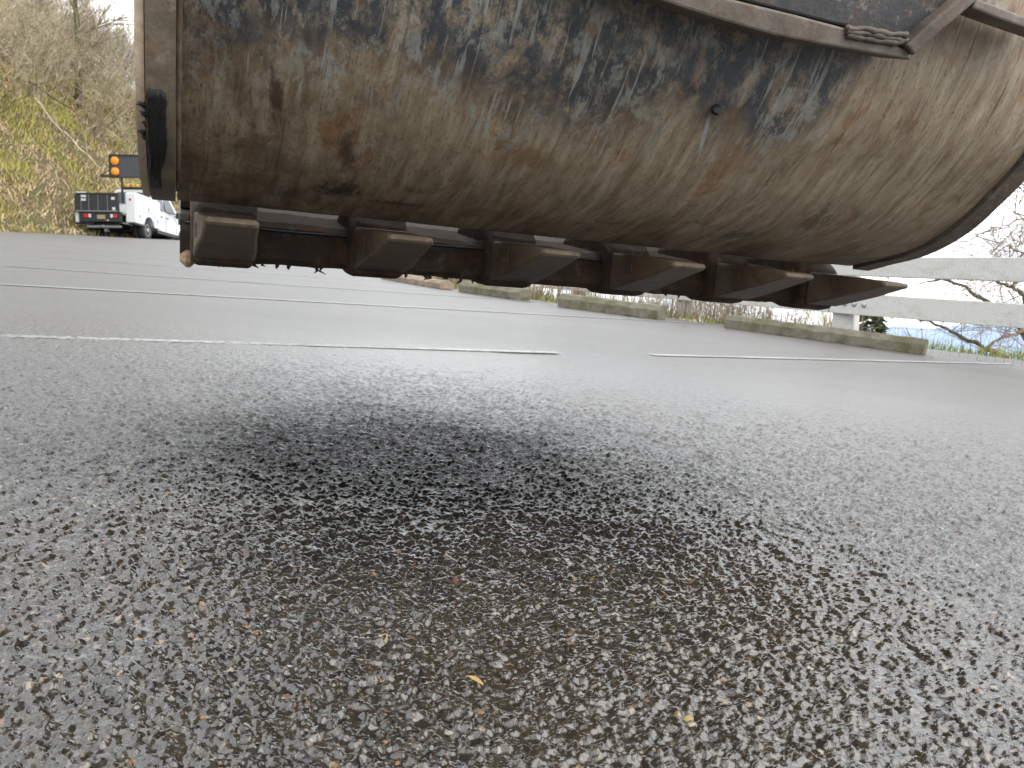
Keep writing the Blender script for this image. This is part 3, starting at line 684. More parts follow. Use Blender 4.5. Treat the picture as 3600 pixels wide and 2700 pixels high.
# ------------------------------------------------------------------ wheel stops
def wheel_stop(a_, b_, h, w, label, m):
    """a_,b_: ends of the near bottom edge"""
    a_ = Vector(a_); b_ = Vector(b_); t = (b_-a_); L = t.length; ang = math.atan2(t.y, t.x); N = 60
    prof = [(0,0),(0,h*.62),(w*.16,h*.97),(w*.35,h),(w*.68,h),(w*.86,h*.93),(w,h*.6),(w,0)]; vs = []; P = len(prof)
    for i in range(N+1):
        x = L*i/N
        for u, v in prof:
            j = noise.noise(Vector((x*6, u*30, v*30+L)))*.010 + noise.noise(Vector((x*25, u*60, v*60)))*.008; vs.append((x+(j if i in (0,N) else 0), u+j, max(0, v+j*.8)))
    mb = MB(); mb.add(vs, [(i*P+k, i*P+(k+1)%P, (i+1)*P+(k+1)%P, (i+1)*P+k) for i in range(N) for k in range(P)] + [tuple(range(P)), tuple(N*P+k for k in range(P-1,-1,-1))])
    o = top(mb, 'wheel_stop', m, label, 'wheel stop', (a_.x, a_.y, lot_z(a_.x,a_.y)+.002), Matrix.Rotation(ang, 4, 'Z'), 'concrete wheel stops along the fence'); return o
wheel_stop(at_ground(2545,1152), at_ground(3243,1247), .135, .19, 'nearest and longest mossy concrete wheel stop, in front of the fence post', M_conc)
wheel_stop(at_ground(1960,1078), at_ground(2312,1124), .15, .22, 'rounded mossy concrete wheel stop, second from the right', M_conc)
wheel_stop(at_ground(1612,1026), at_ground(1822,1056), .14, .24, 'concrete wheel stop third from the right, partly under the bucket teeth', M_conc)
wheel_stop(at_ground(1340,981), at_ground(1545,1016), .11, .22, 'tan pink wheel stop at the far end of the row', M_conc2)

# ------------------------------------------------------------------ white timber fence
FA = at_depth(2370, 1100, 9.4); FB = at_depth(3600, 1190, 6.25); FA.z = FB.z = 0
fd = (FB-FA).normalized(); fn = Vector((-fd.y, fd.x, 0))
if fn.y < 0: fn = -fn                                # away from the camera
def fence_pt(x, y):
    d = ray(x, y); t = (FA-O).dot(fn)/d.dot(fn); return O + d*t
fence = thing('timber_fence', 'white painted two rail timber fence with bolted boards along the drop', 'fence', FA)
fi = fence
def board(name, top0, bot0, top1, bot1, th=.065, par=fence):
    a1, b1, a2, b2 = (fence_pt(*q) - FA for q in (top0, bot0, top1, bot1)); mb = MB(); L = 14; vs = []
    for i in range(L+1):
        f = i/L; j = .003*noise.noise(Vector((i*.9, len(name), th)))
        for p, q in ((a1.lerp(a2,f), 0),(b1.lerp(b2,f),0),(b1.lerp(b2,f),1),(a1.lerp(a2,f),1)): vs.append(p + fn*(q*th) + Vector((0,0,j)))
    mb.add(vs, [(i*4+k, i*4+(k+1)%4, (i+1)*4+(k+1)%4, (i+1)*4+k) for i in range(L) for k in range(4)] + [(0,1,2,3), (L*4+3,L*4+2,L*4+1,L*4)])
    o = mb.build(name, M_board, par); bevel(o, .006); return o
railL = board('rail_board', (2300,986),(2300,1047),(2911,1026),(2911,1098.5))
railR = board('rail_board', (2915,1026),(2915,1099),(4200,1107),(4200,1205))
board('rail_board', (1900,960),(1900,1012),(2298,986),(2298,1047))
board('rail_board', (2300,893),(2300,948),(2911,903),(2911,966)); board('rail_board', (2915,903),(2915,966),(4200,906),(4200,1014)); board('rail_board', (1900,885),(1900,932),(2298,893),(2298,948))
for px, lab in ((2010,None),(2385,None),(2952,None),(3990,None)):
    p = fence_pt(px, 1100); mb = MB(); w = .21
    base = Vector((p.x, p.y, 0)) + fn*(.067+w/2) - FA; rt_ = M.transposed().to_3x3().to_4x4() @ Matrix.Rotation(math.atan2(fd.y, fd.x)+R(18), 4, 'Z')
    mb.box((0,0,.33), (w,w,1.16), bev=.012); o = mb.build('post', M_board, fence); o.matrix_local = Matrix.Translation(base) @ rt_
for q in ((2862,1060),(2835,1058),(2970,1067),(3003,1069),(3038,1072)):
    p = fence_pt(*q) - FA; mt = Matrix.Translation(p) @ (-fn).to_track_quat('Z','Y').to_matrix().to_4x4()
    MB().lathe([(.026,0),(.0255,.006),(.021,.014),(.012,.019),(.002,.021)], 16, mt).build('bolt', M_bolt, railR if q[0] > 2911 else railL)
# wire mesh behind the boards
wm = MB(); o_ = fn*.30
for y0, y1 in ((1000,1010),(1020,1034),(1110,1124),(1130,1153),(975,978)):
    a_ = fence_pt(1950,y0-40*(y0<1050)) - FA + o_; b_ = fence_pt(3900,y1+14) - FA + o_; wm.tube([a_.lerp(b_,i/6)+Vector((0,0,.004*math.sin(i*2))) for i in range(7)], .0016, 3)
for k in range(46):
    f = k/45; a_ = fence_pt(2300+1500*f, 960) - FA + o_; b_ = Vector((a_.x, a_.y, -.02)); wm.tube([a_, b_], .0013, 3)
tag(wm.build('wire_mesh', M_grey, fence), kind='stuff')

# ------------------------------------------------------------------ growth along the fence
random.seed(5)
def verge_pt(px, y, dpt):
    p = at_depth(px, y, dpt); return p
vp = []
for k in range(7000):
    y = random.uniform(3, 14) if k % 3 else random.uniform(3,8); d = random.random()**1.3*1.3; x = LOT_R(y)+d-.03
    if d < .12 and random.random() < .6: continue
    vp.append((x, y, ground_z(x,y)-.01))
for k in range(2600):
    y = random.uniform(4.5, 8.2); d = random.random()*.8+.05; vp.append((LOT_R(y)+d, y, ground_z(LOT_R(y)+d, y)+.03))
gr = scatter('verge_grass', vp, .12, M_verge, .1, .7, .05); tag(gr, 'short green and yellow grass along the foot of the fence', 'grass', kind='stuff')
vp = [(LOT_R(y)+d, y, ground_z(LOT_R(y)+d, y)) for y, d in ((random.uniform(8.4,15), random.uniform(.4,3.2)) for k in range(8000))]
tag(scatter('dry_grass', vp, .34, M_twig2, .1, .72, .016), 'tall dry straw coloured grass behind the far fence posts', 'dry grass', kind='stuff')
vp = [(LOT_R(y)+d-.05, y, ground_z(LOT_R(y)+d, y)) for y, d in ((random.uniform(3,13), random.random()**1.5*.9) for k in range(900))]
tag(scatter('verge_leaves', vp, .05, M_litter, .8, .2, .4), 'brown dead leaves scattered through the verge grass', 'leaf litter', kind='stuff')
for i, (px, dp, h, m, w) in enumerate(((2330,12.5,1.0,M_twig2,'left of'),(2480,12,1.1,M_twig,'right of'),(2620,11,1.0,M_twig2,'midway between'),(2740,10.5,.95,M_twig2,'a little left of'),(2850,10,1.0,M_twig,'hard against'))):
    p = at_depth(px, 1200, dp); p.z = -.25
    bare_shrub(p, h, 12, 2, 4, m, ('brown' if m is M_twig2 else 'straw coloured')+' leafless bramble '+w+(' the far fence post' if i < 2 else ' the two visible posts' if i == 2 else ' the bolted fence post')+', behind the lower rail', minr=.0038, spread=.55, r0=.009, group='brambles behind the fence', up=.1)
def limb_tree(loc_px, label, limbs, D, twigs, seed, name='bare_tree'):
    random.seed(seed); base = at_depth(*loc_px, D); root = thing(name, label, 'tree', base, None, 'bare trees beyond the fence'); tr = MB(); cr_ = MB()
    for pts, r0, r1 in limbs:
        P = [at_depth(x, y, D + dz) - base for x, y, dz in pts]; Q = []
        for i in range(len(P)-1):
            for k in range(4): Q.append(P[i].lerp(P[i+1], k/4) + Vector((random.gauss(0,.012), 0, random.gauss(0,.012))))
        Q.append(P[-1]); rs = [r0+(r1-r0)*i/(len(Q)-1) for i in range(len(Q))]; rs = [r*random.uniform(.85,1.2) for r in rs]
        (tr if r0 > .03 else cr_).tube(Q, rs, 7 if r0 > .03 else 4)
        for k in range(twigs):
            q = random.choice(Q); grow(cr_, q, Vector((random.gauss(0,1), random.gauss(0,.4), random.gauss(.3,1))), random.uniform(.4,.95), .007, 2, .05, .35, 4, 3, .0028)
    if tr.v: tr.build('trunk', M_lich, root)
    cr_.build('crown', M_twig2, root)
limb_tree((3700,1500), 'crooked lichen covered tree limb seen between the fence rails', [
    ([(3700,1500,0),(3640,1250,.1),(3560,1100,.3),(3470,1060,.5),(3400,1010,.8),(3310,980,1),(3230,1000,1.2)], .05, .012),
    ([(3640,1250,.1),(3600,1040,0),(3560,1010,.1),(3500,985,.2),(3440,940,.1)], .040, .006),
    ([(3560,1010,.1),(3570,985,.1),(3590,900,0),(3640,850,0)], .025, .012)], 11, 16, 3)
limb_tree((3760,1560), 'low bare limb with twigs hanging under the lower rail', [
    ([(3760,1560,0),(3680,1330,.1),(3520,1250,.2),(3400,1200,.3),(3330,1155,.5),(3240,1125,.7),(3170,1090,.8)], .040, .010),
    ([(3680,1330,.1),(3600,1160,.1),(3560,1175,.1),(3490,1205,.1),(3440,1240,.2)], .03, .014)], 10, 22, 8)
limb_tree((3800,1300), 'thin twigs with buds against the white sky above the top rail', [
    ([(3800,1300,0),(3760,800,0),(3600,764,0),(3560,745,.1)], .02, .004),
    ([(3760,860,0),(3600,765,0),(3530,790,.1),(3455,815,.2),(3400,850,.3)], .012, .004),
    ([(3760,930,0),(3620,890,0),(3545,870,.1),(3480,895,.2)], .012, .004),
    ([(3760,700,0),(3640,660,0),(3590,700,.1),(3550,770,.1)], .010, .003)], 8, 9, 12)
pE = at_depth(3130, 1160, 26); pE.z = -5.3
evergreen(pE, 6.2, 'evergreen top showing between the rails below the last tooth')
# small leaves and twigs on the asphalt
M_leaf = simple('orange_leaf', (.42,.13,.05), .6, .3, 40, .2)
random.seed(9)
spots = [(2400,1150,'at the left end of the nearest wheel stop'),(2560,1165,'under the left end of the nearest wheel stop'),(2665,1172,'below the nearest wheel stop, left of its middle'),(2815,1196,'below the middle of the nearest wheel stop'),(2915,1206,'just right of the middle of the nearest wheel stop'),(3270,1262,'off the right end of the nearest wheel stop'),(3440,1272,'beyond the end of the longest white line'),
         (2150,1106,'below the second wheel stop'),(2210,1118,'right of the middle of the second wheel stop'),(2290,1125,'at the right end of the second wheel stop'),(1720,1050,'below the third wheel stop')]
for x, y, w in spots:
    p = at_ground(x, y); r = random.uniform(.018,.03); mb = MB(); vs = [(r*math.cos(k*1.047)*(1.6 if k in (0,) else 1), r*math.sin(k*1.047)*.7, .004+.008*random.random()) for k in range(6)]+[(0,0,.004)]
    mb.add(vs, [(k,(k+1)%6,6) for k in range(6)]); p.z = lot_z(p.x,p.y)+.006
    top(mb, 'fallen_leaf', M_leaf, 'small orange fallen leaf '+w, 'leaf', p, Matrix.Rotation(random.uniform(0,6),4,'Z'), 'fallen leaves on the asphalt')
M_husk = simple('straw_husk', (.62,.44,.14), .45, .3, 60, .2)
def husk(px, L, W, ang, label):
    p = at_ground(*px); p.z = .0115; mb = MB(); vs = []; N = 10
    for i in range(N+1):
        f = i/N; w = W*math.sin(math.pi*f)**.8+.0002
        for k in range(5): b = (k/4-.5)*2; vs.append((L*(f-.5), w*b, W*.9*(b*b)*math.sin(math.pi*f)))
    mb.add(vs, [(i*5+k, i*5+k+1, (i+1)*5+k+1, (i+1)*5+k) for i in range(N) for k in range(4)], True)
    o = top(mb, 'seed_husk', M_husk, label, 'seed husk', p, Matrix.Rotation(R(ang),4,'Z'), 'seed husks on the wet asphalt'); so = o.modifiers.new('solid','SOLIDIFY'); so.thickness = .0006
husk((1343,2278), .016, .0042, -62, 'short wide yellow seed husk lying open on the wet asphalt')
husk((1668,2428), .021, .0022, -40, 'long narrow straw coloured seed husk nearest the bottom of the photo')
# the larger stones of the asphalt, proud of it
stone_px = [(862,1960,22,'r'),(1115,2020,26,'w'),(1297,2023,14,'w'),(1625,2037,18,'y'),(970,2083,16,'o'),(933,2185,18,'w'),(822,2237,32,'w'),(868,2225,22,'o'),(1085,2187,20,'o'),(1302,2256,18,'w'),(1147,2320,16,'w'),(1018,2300,18,'y'),(1248,2340,16,'o'),
  (1170,2352,42,'g'),(1490,2393,12,'g'),(1645,2342,16,'o'),(1690,2532,36,'o'),(1820,2530,34,'y'),(1577,2602,34,'w'),(1352,2634,22,'o'),(955,2660,24,'r'),(1230,2514,22,'r'),(720,2550,46,'o'),(1254,2634,16,'w'),(1290,2583,16,'w'),(1700,2042,14,'o'),
  (2415,2550,44,'y'),(2540,2490,28,'y'),(2540,2412,34,'o'),(1705,2100,14,'w'),(1395,2710,20,'o'),(2850,2690,40,'o'),(2250,2350,20,'w'),(140,2410,20,'w'),(200,2340,18,'o'),(590,2440,22,'r'),(390,2280,18,'w'),(640,2030,20,'r'),(460,2500,26,'y'),
  (1180,1750,16,'o'),(1235,1748,12,'y'),(1415,1760,14,'w'),(1320,1900,14,'w'),(1520,1930,12,'o'),(1760,1850,12,'w'),(1960,1960,16,'o'),(2080,2160,18,'w'),(2190,2400,22,'r'),(330,2130,16,'o'),(180,1880,16,'y')]
for _ in range(60): stone_px.append((random.uniform(500,2600), random.uniform(1750,2680), random.uniform(9,20), random.choice('wworyg')))
SC = {'w':(.42,.38,.31),'y':(.42,.30,.12),'o':(.36,.17,.08),'r':(.26,.075,.045),'g':(.30,.30,.27)}
SM = {k: simple('stone_'+n, c, .3, .3, 300, .3) for (k, c), n in zip(SC.items(), ('pale','yellow','orange','red','grey'))}
import bmesh
smesh = {}
for k in SC:
    for v in range(3):
        bm = bmesh.new(); bmesh.ops.create_icosphere(bm, subdivisions=2, radius=1)
        for q in bm.verts:
            n_ = q.co.copy(); q.co *= 1 + .28*noise.noise(n_*1.3+Vector((v*7,ord(k),0))); q.co.y *= .72; q.co.z *= .42
        me = bpy.data.meshes.new('aggregate_stone'); bm.to_mesh(me); bm.free(); me.materials.append(SM[k]); me.polygons.foreach_set('use_smooth', [True]*len(me.polygons)); smesh[(k,v)] = me
for i, (x, y, w, k) in enumerate(stone_px):
    p = at_ground(x, y); r = w/2/FPX*math.hypot(p.y, H)*.95
    o = bpy.data.objects.new('aggregate_stone', smesh[(k, i%3)]); C.objects.link(o); o.parent = lot
    o.location = (p.x, p.y, .0068); o.scale = (r, r, r); o.rotation_euler = (random.uniform(-.15,.15), random.uniform(-.15,.15), random.uniform(0,6.28))

# ------------------------------------------------------------------ the excavator bucket
EC = Vector((6250, 92, 2700)).normalized(); E_ = RL @ EC
V_ = Vector((0,0,1)).cross(E_).normalized(); V_ = V_ if V_.y > 0 else -V_
U_ = E_.cross(V_); U_ = U_ if U_.z > 0 else -U_
# bucket frame: k across, v away, u up; u measured from the lot under the camera
BM = Matrix(((E_.x,V_.x,U_.x,0),(E_.y,V_.y,U_.y,0),(E_.z,V_.z,U_.z,0),(0,0,0,1)))
bucket = thing('excavator_bucket', 'scraped rusty excavator bucket hanging low over the wet asphalt with six teeth', 'bucket', (0,0,0), BM)
DU = H - .39
prof = [(1.255,.452),(1.24,.434),(1.177,.447),(1.112,.464),(1.054,.489),(1.002,.525),(.956,.570),(.914,.618),(.884,.668),(.862,.725),(.848,.79),(.842,.86),(.846,.94),(.862,1.02),(.893,1.10),(.94,1.17),(1.0,1.23)]
prof = [(v, u+DU) for v, u in prof]
def resample(p, ds):
    # Catmull-Rom then even steps
    P = [Vector((a, b)) for a, b in p]; out = []
    for i in range(len(P)-1):
        a, b, c, d = P[max(i-1,0)], P[i], P[i+1], P[min(i+2,len(P)-1)]
        for k in range(12):
            t = k/12; out.append(.5*((2*b)+(c-a)*t+(2*a-5*b+4*c-d)*t*t+(3*b-a-3*c+d)*t**3))
    out.append(P[-1]); res = [out[0]]; acc = 0
    for a, b in zip(out, out[1:]):
        acc += (b-a).length
        if acc >= ds: res.append(b); acc = 0
    return res
def sheet(name, pr, k0, k1, th, m, par, nk=120, rough=.0012, off=0, uvon=True, inward=1):
    P = resample(pr, .008); n = len(P); N = []
    for i in range(n):
        t = (P[min(i+1,n-1)]-P[max(i-1,0)]).normalized(); N.append(Vector((t.y, -t.x)))
    s = [0]
    for a, b in zip(P, P[1:]): s.append(s[-1]+(b-a).length)
    cen = sum((p for p in P), Vector((0,0)))/n
    sgn = 1 if (P[n//2]-cen-Vector((.25,.1))).dot(N[n//2]) > 0 else -1
    vs = []; uv = []
    for layer in (0,1):
        for i in range(n):
            for j in range(nk+1):
                k = k0+(k1-k0)*j/nk
                dd = rough*noise.noise(Vector((k*5, s[i]*5, 1)))*2 + rough*.5*noise.noise(Vector((k*22, s[i]*16, 4)))
                q = P[i] + N[i]*sgn*(off + dd - layer*th); vs.append((k, q.x, q.y)); uv.append((k, s[i]))
    w = nk+1; f = []
    for i in range(n-1):
        for j in range(nk):
            a = i*w+j; f.append((a,a+1,a+w+1,a+w)); b = n*w+a; f.append((b,b+w,b+w+1,b+1))
    for j in range(nk): f.append((j, n*w+j, n*w+j+1, j+1)); a = (n-1)*w+j; f.append((a, a+1, n*w+a+1, n*w+a))
    for i in range(n-1): a = i*w; f.append((a, a+w, n*w+a+w, n*w+a)); a = i*w+nk; f.append((a, n*w+a, n*w+a+w, a+w))
    me = bpy.data.meshes.new(name); me.from_pydata(vs, [], f); me.materials.append(m); me.update()
    ul = me.uv_layers.new(name='UVMap'); li = np.zeros(len(me.loops), dtype=np.int32); me.loops.foreach_get('vertex_index', li)
    ul.data.foreach_set('uv', np.array(uv, dtype=np.float32)[li].ravel())
    me.polygons.foreach_set('use_smooth', [True]*len(me.polygons)); fix(me)
    o = bpy.data.objects.new(name, me); C.objects.link(o); o.parent = par; return o
shell = sheet('shell', prof, .0, 1.300, .022, M_shell, bucket, 160, .0016)
es = shell.modifiers.new('es','EDGE_SPLIT'); es.split_angle = R(50)
# worn rim bar round the right end
rimp = [(1.225,.430),(1.177,.443),(1.112,.460),(1.054,.485),(1.002,.521),(.956,.566),(.914,.614),(.884,.664),(.862,.721),(.848,.786),(.842,.856)]
rim = sheet('rim_bar', [(v,u+DU) for v,u in rimp], 1.302, 1.345, .040, M_rim, bucket, 8, .003, .004)
rim.modifiers.new('es','EDGE_SPLIT').split_angle = R(50)
# left side: end plate edge, grease, bare edge bar
lp = [(1.16,.441),(1.10,.444),(1.055,.452),(1.01,.468),(.965,.50),(.93,.545),(.905,.60),(.885,.66),(.866,.725),(.852,.79),(.846,.86),(.85,.94),(.866,1.02),(.90,1.10)]
lp = [(v,u+DU) for v,u in lp]
side_l = sheet('side_plate', lp, -.0300, -.0015, .05, M_side, bucket, 10, .003, .012)
side_l.modifiers.new('es','EDGE_SPLIT').split_angle = R(50)
edge_l = sheet('edge_bar', lp, -.0395, -.0310, .05, M_edge, bucket, 4, .0015, .008); edge_l.modifiers.new('es','EDGE_SPLIT').split_angle = R(50)
gp = [(v,u) for v,u in lp[2:6]]
gs = sheet('grease_smear', gp, 0, 1, .012, M_grease, bucket, 18, 0, .0155)
u0_, u1_ = gp[0][1], gp[-1][1]
for v in gs.data.vertices:
    f = (v.co.z-u0_)/(u1_-u0_); lo = -.0305 + .003*noise.noise(Vector((0,0,v.co.z*60))) + .002*smooth((f-.75)*4); hi = -.009 + .004*noise.noise(Vector((3,0,v.co.z*60))) - .012*smooth((f-.82)*5.5) - .008*smooth((.30-f)*3.5)
    e = v.co.x; d = .0022*noise.noise(Vector((e*6, 0, v.co.z*120))) + .001*noise.noise(Vector((e*15, 4, v.co.z*400)))
    v.co.x = lo + (hi-lo)*e; v.co.y += d*1.2 + (.004 if e < .06 or e > .94 else 0)
gt = MB()
random.seed(4)
for q in range(6):
    k = -.031 - random.random()*.006; i = random.uniform(.50,.85); idx = int(i*(len(gp)-1)); b = gp[idx]; b2 = gp[idx+1]; f = i*(len(gp)-1)-idx
    v, u = b[0]+(b2[0]-b[0])*f-.02, b[1]+(b2[1]-b[1])*f
    gt.tube([(-.027,v+.006,u),(k,v,u+random.uniform(-.002,.004)),(k-.003,v,u+random.uniform(0,.005))], [.0035,.0022,.0006], 6)
gt.build('grease_blob', M_grease, bucket)
MB().box((-.044,.88,.872+DU), (.016,.05,.018), bev=.003).build('pin_lug', M_lip, bucket)
# weld bead between shell and side plate
P = resample(prof[2:-2], .006); wb = MB(); wb.tube([(.0005+.002*noise.noise(Vector((i*.5,3,0))), p.x-.001, p.y-.001) for i, p in enumerate(P)], [.0040+.0014*noise.noise(Vector((i*.7,0,0))) for i in range(len(P))], 6); wb.build('weld_bead', M_side, bucket)
# lower jaw: lip, floor and back
lip = [(1.302,.350),(1.292,.360),(1.292,.408),(1.302,.417),(1.36,.424),(1.56,.44),(1.56,.418),(1.36,.378)]
lip = [(v, u+DU) for v, u in lip]
lm = MB(); NK = 90; Pn = len(lip); vs = []
for j in range(NK+1):
    k = .004+1.318*j/NK
    for i, (v, u) in enumerate(lip):
        d = .003*noise.noise(Vector((k*14, i*3, 0)))+.002*noise.noise(Vector((k*50, i*3, 5))); vs.append((k, v+d, u+d-.004*k))
lm.add(vs, [(j*Pn+i, j*Pn+(i+1)%Pn, (j+1)*Pn+(i+1)%Pn, (j+1)*Pn+i) for j in range(NK) for i in range(Pn)] + [tuple(range(Pn)), tuple(NK*Pn+i for i in range(Pn-1,-1,-1))])
lm.build('cutting_edge', M_lip, bucket)
gv = MB(); gv.tube([(k/40*1.3+.01, 1.2905, .404+DU-.004*k/40*1.3+.0008*math.sin(k)) for k in range(41)], .0022, 5); gv.build('weld_bead', M_grease, bucket)
fl = [(1.565,.421),(1.75,.452),(1.95,.52),(2.08,.62),(2.16,.74),(2.26,.90),(2.32,1.10),(2.33,1.32)]
sheet('back_shell', [(v,u+DU) for v,u in fl], .0, 1.32, .02, M_inner, bucket, 30, .001)
for k, nm in ((.004,'end_plate'),(1.301,'end_plate')):
    pl = MB(); P = [(v,u) for v,u in [(v_+.022,u_+.018) for v_,u_ in resample(prof[3:], .02)]] + [(v,u+DU) for v,u in reversed(fl)] + [(1.36,.428+DU),(1.33,.470+DU)]
    pl.prism([(a, b) for a, b in P], k, k+.02, lambda a,b,w: (w,a,b)); pl.build(nm, M_lip, bucket)
# worn tan corner of the lip
MB().box((.016,1.30,.350+DU), (.024,.03,.028), bev=.009).build('worn_corner', steel('tan_corner_steel', (.42,.29,.17), .3, 40), bucket)
# mud shreds hanging under the lip
mb = MB()
for q in range(46):
    k = random.choice([random.uniform(.03,.5), random.uniform(.05,.12), random.uniform(.2,1.25)]); L_ = random.uniform(.003,.010)
    mb.tube([(k,1.302,.353+DU-.004*k),(k+random.uniform(-.004,.004),1.30,.349+DU-L_*.5),(k+random.uniform(-.008,.008),1.30,.349+DU-L_)], [.004,.0025,.0006], 4)
mb.build('mud_shreds', M_lip, bucket)['kind'] = 'stuff'
# teeth
def tooth(kc):
    w0, w1 = .034, .043
    # side outline of the point: tip to socket
    T = MB(); secs = [(1.083,.402,.411,w0),(1.100,.397,.4135,w0+.001),(1.15,.382,.416,w0+.003),(1.215,.364,.419,w1),(1.262,.353,.421,w1+.001)]
    vs = []; n = 12
    for v, ub, ut, w in secs:
        c = min(.004, (ut-ub)*.3)
        ring = [(-w+c,ub),(w-c,ub),(w-c*.3,ub+c*.3),(w,ub+c),(w,ut-c),(w-c*.3,ut-c*.3),(w-c,ut),(-w+c,ut),(-w+c*.3,ut-c*.3),(-w,ut-c),(-w,ub+c),(-w+c*.3,ub+c*.3)]
        for x, u in ring: vs.append((kc+x, v+.0012*noise.noise(Vector((x*60,u*60,kc*9))), u+DU-.004*kc+.0015*noise.noise(Vector((x*50,v*40,kc*7)))))
    m = len(secs); T.add(vs, [(i*n+k, i*n+(k+1)%n, (i+1)*n+(k+1)%n, (i+1)*n+k) for i in range(m-1) for k in range(n)] + [tuple(range(n)), tuple((m-1)*n+k for k in range(n-1,-1,-1))])
    t = T.build('tooth', M_tooth, bucket); b = bevel(t, .0016, 2)
    tipm = MB(); tipm.box((kc,1.0815,.407+DU-.004*kc), (w0*2-.002,.008,.0095), bev=.0035); tipm.build('tip', M_tip, t)
    # raised foundry marks on the side
    for v0, u0, a, b2 in ((1.195,.385,.026,.018),):
        mk = MB()
        for (x0,y0),(x1,y1) in (((0,0),(a,0)),((0,b2),(a,b2)),((0,0),(0,b2)),((a,0),(a,b2))):
            mk.tube([(kc-w1+.0015, v0+x0, u0+DU+y0),(kc-w1+.0015, v0+x1, u0+DU+y1)], .0016, 4)
        mk.build('cast_mark', M_tooth, t)
    A = MB(); secs = [(1.268,.352,.424,.040),(1.272,.346,.430,.047),(1.30,.341,.452,.049),(1.345,.343,.456,.048),(1.42,.358,.456,.040),(1.50,.402,.452,.030)]; vs = []
    for v, ub, ut, w in secs:
        c = .010
        for x, u in [(-w+c,ub),(w-c,ub),(w,ub+c),(w,ut-c),(w-c,ut),(-w+c,ut),(-w,ut-c),(-w,ub+c)]: vs.append((kc+x, v, u+DU-.004*kc+.002*noise.noise(Vector((x*40,v*30,kc)))))
    n = 8; m = len(secs); A.add(vs, [(i*n+k, i*n+(k+1)%n, (i+1)*n+(k+1)%n, (i+1)*n+k) for i in range(m-1) for k in range(n)] + [tuple(range(n)), tuple((m-1)*n+k for k in range(n-1,-1,-1))])
    ad = A.build('tooth_adapter', M_lip, bucket); bevel(ad, .004, 2)
    pn = MB(); pts = [(kc-.0505, 1.305+.011*math.cos(R(a)), .405+DU+.011*math.sin(R(a))) for a in range(50, 311, 26)]; pn.tube(pts, .0028, 5); pn.build('retainer_ring', M_lip, ad)
for i in range(6): tooth(.0665+.2398*i)
# stiffener bar, ear plate and gusset welded high on the shell
def on_shell(x, y, lift=0.0):
    """photo pixel -> point on the outer shell in bucket coordinates"""
    d = BM.to_3x3().transposed() @ ray(x, y); o = BM.to_3x3().transposed() @ O; P = resample(prof, .008); best = None
    for a, b in zip(P, P[1:]):
        # (o.y+d.y t, o.z+d.z t) on segment a-b
        ex, ey = b.x-a.x, b.y-a.y; den = d.y*ey - d.z*ex
        if abs(den) < 1e-12: continue
        t = ((a.x-o.y)*ey - (a.y-o.z)*ex)/den; s_ = ((a.x-o.y)*d.z - (a.y-o.z)*d.y)/den
        if -.001 <= s_ <= 1.001 and t > 0 and (best is None or t < best): best = t
    t = best if best else .85/max(1e-6, d.y); p = o + d*(t*(1-lift)); return p
def strip_plate(name, pix_lo, pix_hi, lift, th, m, par):
    """plate standing off the shell: lower and upper rows of photo points give its outline"""
    lo = [on_shell(*q, lift) for q in pix_lo]; hi = [on_shell(*q, lift) for q in pix_hi]; back = Vector((0, th, th*.25)); mb = MB(); n = len(lo)
    vs = lo + hi + [p+back for p in lo] + [p+back for p in hi]
    f = []
    for i in range(n-1): f += [(i,i+1,n+i+1,n+i), (2*n+i,3*n+i,3*n+i+1,2*n+i+1), (i,2*n+i,2*n+i+1,i+1), (n+i,n+i+1,3*n+i+1,3*n+i)]
    f += [(0,n,3*n,2*n), (n-1,2*n+n-1,3*n+n-1,2*n-1)]
    mb.add(vs, f); o = mb.build(name, m, par); bevel(o, .003); return o
strip_plate('ear_plate', [(2250,-92),(2595,-2),(2800,50),(2997,100),(3195,172)], [(2240,-260),(2560,-230),(2850,-200),(3120,-70),(3390,-12)], .055, .05, M_dark, bucket)
strip_plate('stiffener_bar', [(2050,-90),(2400,27),(2560,78),(2725,125),(2888,156),(3205,212)], [(2050,-150),(2400,-50),(2595,2),(2790,50),(2997,105),(3200,176)], .065, .055, M_panel, bucket)
strip_plate('gusset', [(3215,196),(3300,118),(3420,16),(3560,-110)], [(3190,160),(3270,84),(3385,-12),(3520,-140)], .075, .06, M_rim, bucket)
strip_plate('brace_bar', [(3420,28),(3500,62),(3600,98),(3720,140)], [(3430,-8),(3510,22),(3600,56),(3720,96)], .070, .05, M_panel, bucket)
wl_ = MB(); 
for r_ in range(3):
    pts = [on_shell(2975+i*15, 96+r_*15+10*noise.noise(Vector((i*.35,r_*3,0)))+i*2.2, .066) for i in range(15)]; wl_.tube(pts, [.0042+.0030*noise.noise(Vector((i*.6,r_*5,2))) for i in range(15)], 6)
wl_.build('heavy_weld', M_rim, bucket)
h0 = on_shell(2515, 388, .004); hd = MB(); hd.lathe([(.0075,0),(.0075,.004),(.003,.005)], 14, Matrix.Translation(h0) @ Matrix.Rotation(R(75),4,'X')); hd.build('dark_hole_disc', M_grease, bucket)  # flat black disc standing in for the shade inside a small hole

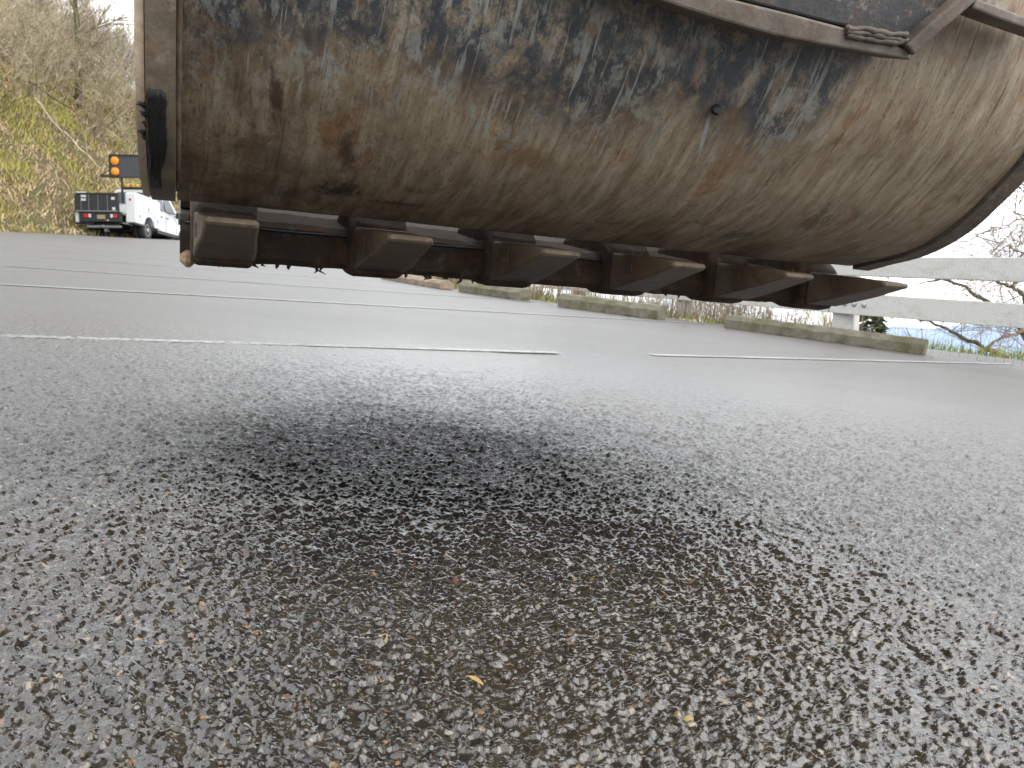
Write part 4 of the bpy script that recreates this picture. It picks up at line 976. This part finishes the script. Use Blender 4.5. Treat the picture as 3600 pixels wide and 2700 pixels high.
# unseen excavator, added to darken ground reflections: arm over the lens, boom, body and tracks behind it
unseen_exc = thing('excavator', 'unseen dark steel excavator holding the bucket, added to darken reflections on the wet ground', 'excavator', (0,0,0), BM)
def beam(name, st, kc, m=M_dark):
    mb = MB(); n = len(st)
    vs = [(kc+x*w, v+a*h, u+b*h) for v, u, w, h, a, b in st for x in (-1,1) for (a, b) in ((a,b),)]
    vs = []
    for v, u, w, h, a, b in st: vs += [(kc-w, v-a*h, u-b*h), (kc+w, v-a*h, u-b*h), (kc+w, v+a*h, u+b*h), (kc-w, v+a*h, u+b*h)]
    mb.add(vs, [(i*4+k, i*4+(k+1)%4, (i+1)*4+(k+1)%4, (i+1)*4+k) for i in range(n-1) for k in range(4)]+[(0,1,2,3), tuple(range(4*n-1, 4*n-5, -1))])
    bevel(mb.build(name, m, unseen_exc), .02)
beam('unseen_arm_beam', ((1.42,1.22,.17,.18,.9,.4),(1.10,1.75,.22,.30,.8,.6),(.55,2.6,.24,.36,.8,.6),(-.1,3.6,.22,.28,.8,.6)), .60)
beam('boom', ((.05,3.5,.26,.25,0,1),(-1.2,3.9,.30,.36,0,1),(-2.8,3.2,.32,.42,.3,.9),(-4.2,1.6,.32,.36,.4,.8)), .60)
for k in (.48, .78):
    e = MB(); e.prism([(.92,1.08),(1.75,1.08),(1.60,1.42),(1.25,1.42)], k-.02, k+.02, lambda a,b,w: (w,a,b)); bevel(e.build('ear', M_dark, bucket), .006)
MB().tube([(.38,1.42,1.32),(.86,1.42,1.32)], .05, 18).build('hinge_pin', M_side, unseen_exc)
MB().tube([(.60,1.30,2.05),(.60,.62,3.15)], .075, 16).build('bucket_cylinder', M_grey, unseen_exc)
bevel(MB().box((.60,-5.2,1.75), (2.7,3.4,1.5)).build('upper_body', M_panel, unseen_exc), .08)
bevel(MB().box((-.25,-4.0,2.1), (.95,1.5,1.6)).build('cab', M_dark, unseen_exc), .08)
for k in (-.55, 1.75): bevel(MB().box((k,-5.0,.45), (.6,4.2,.88)).build('track', M_blk, unseen_exc), .3, 4)
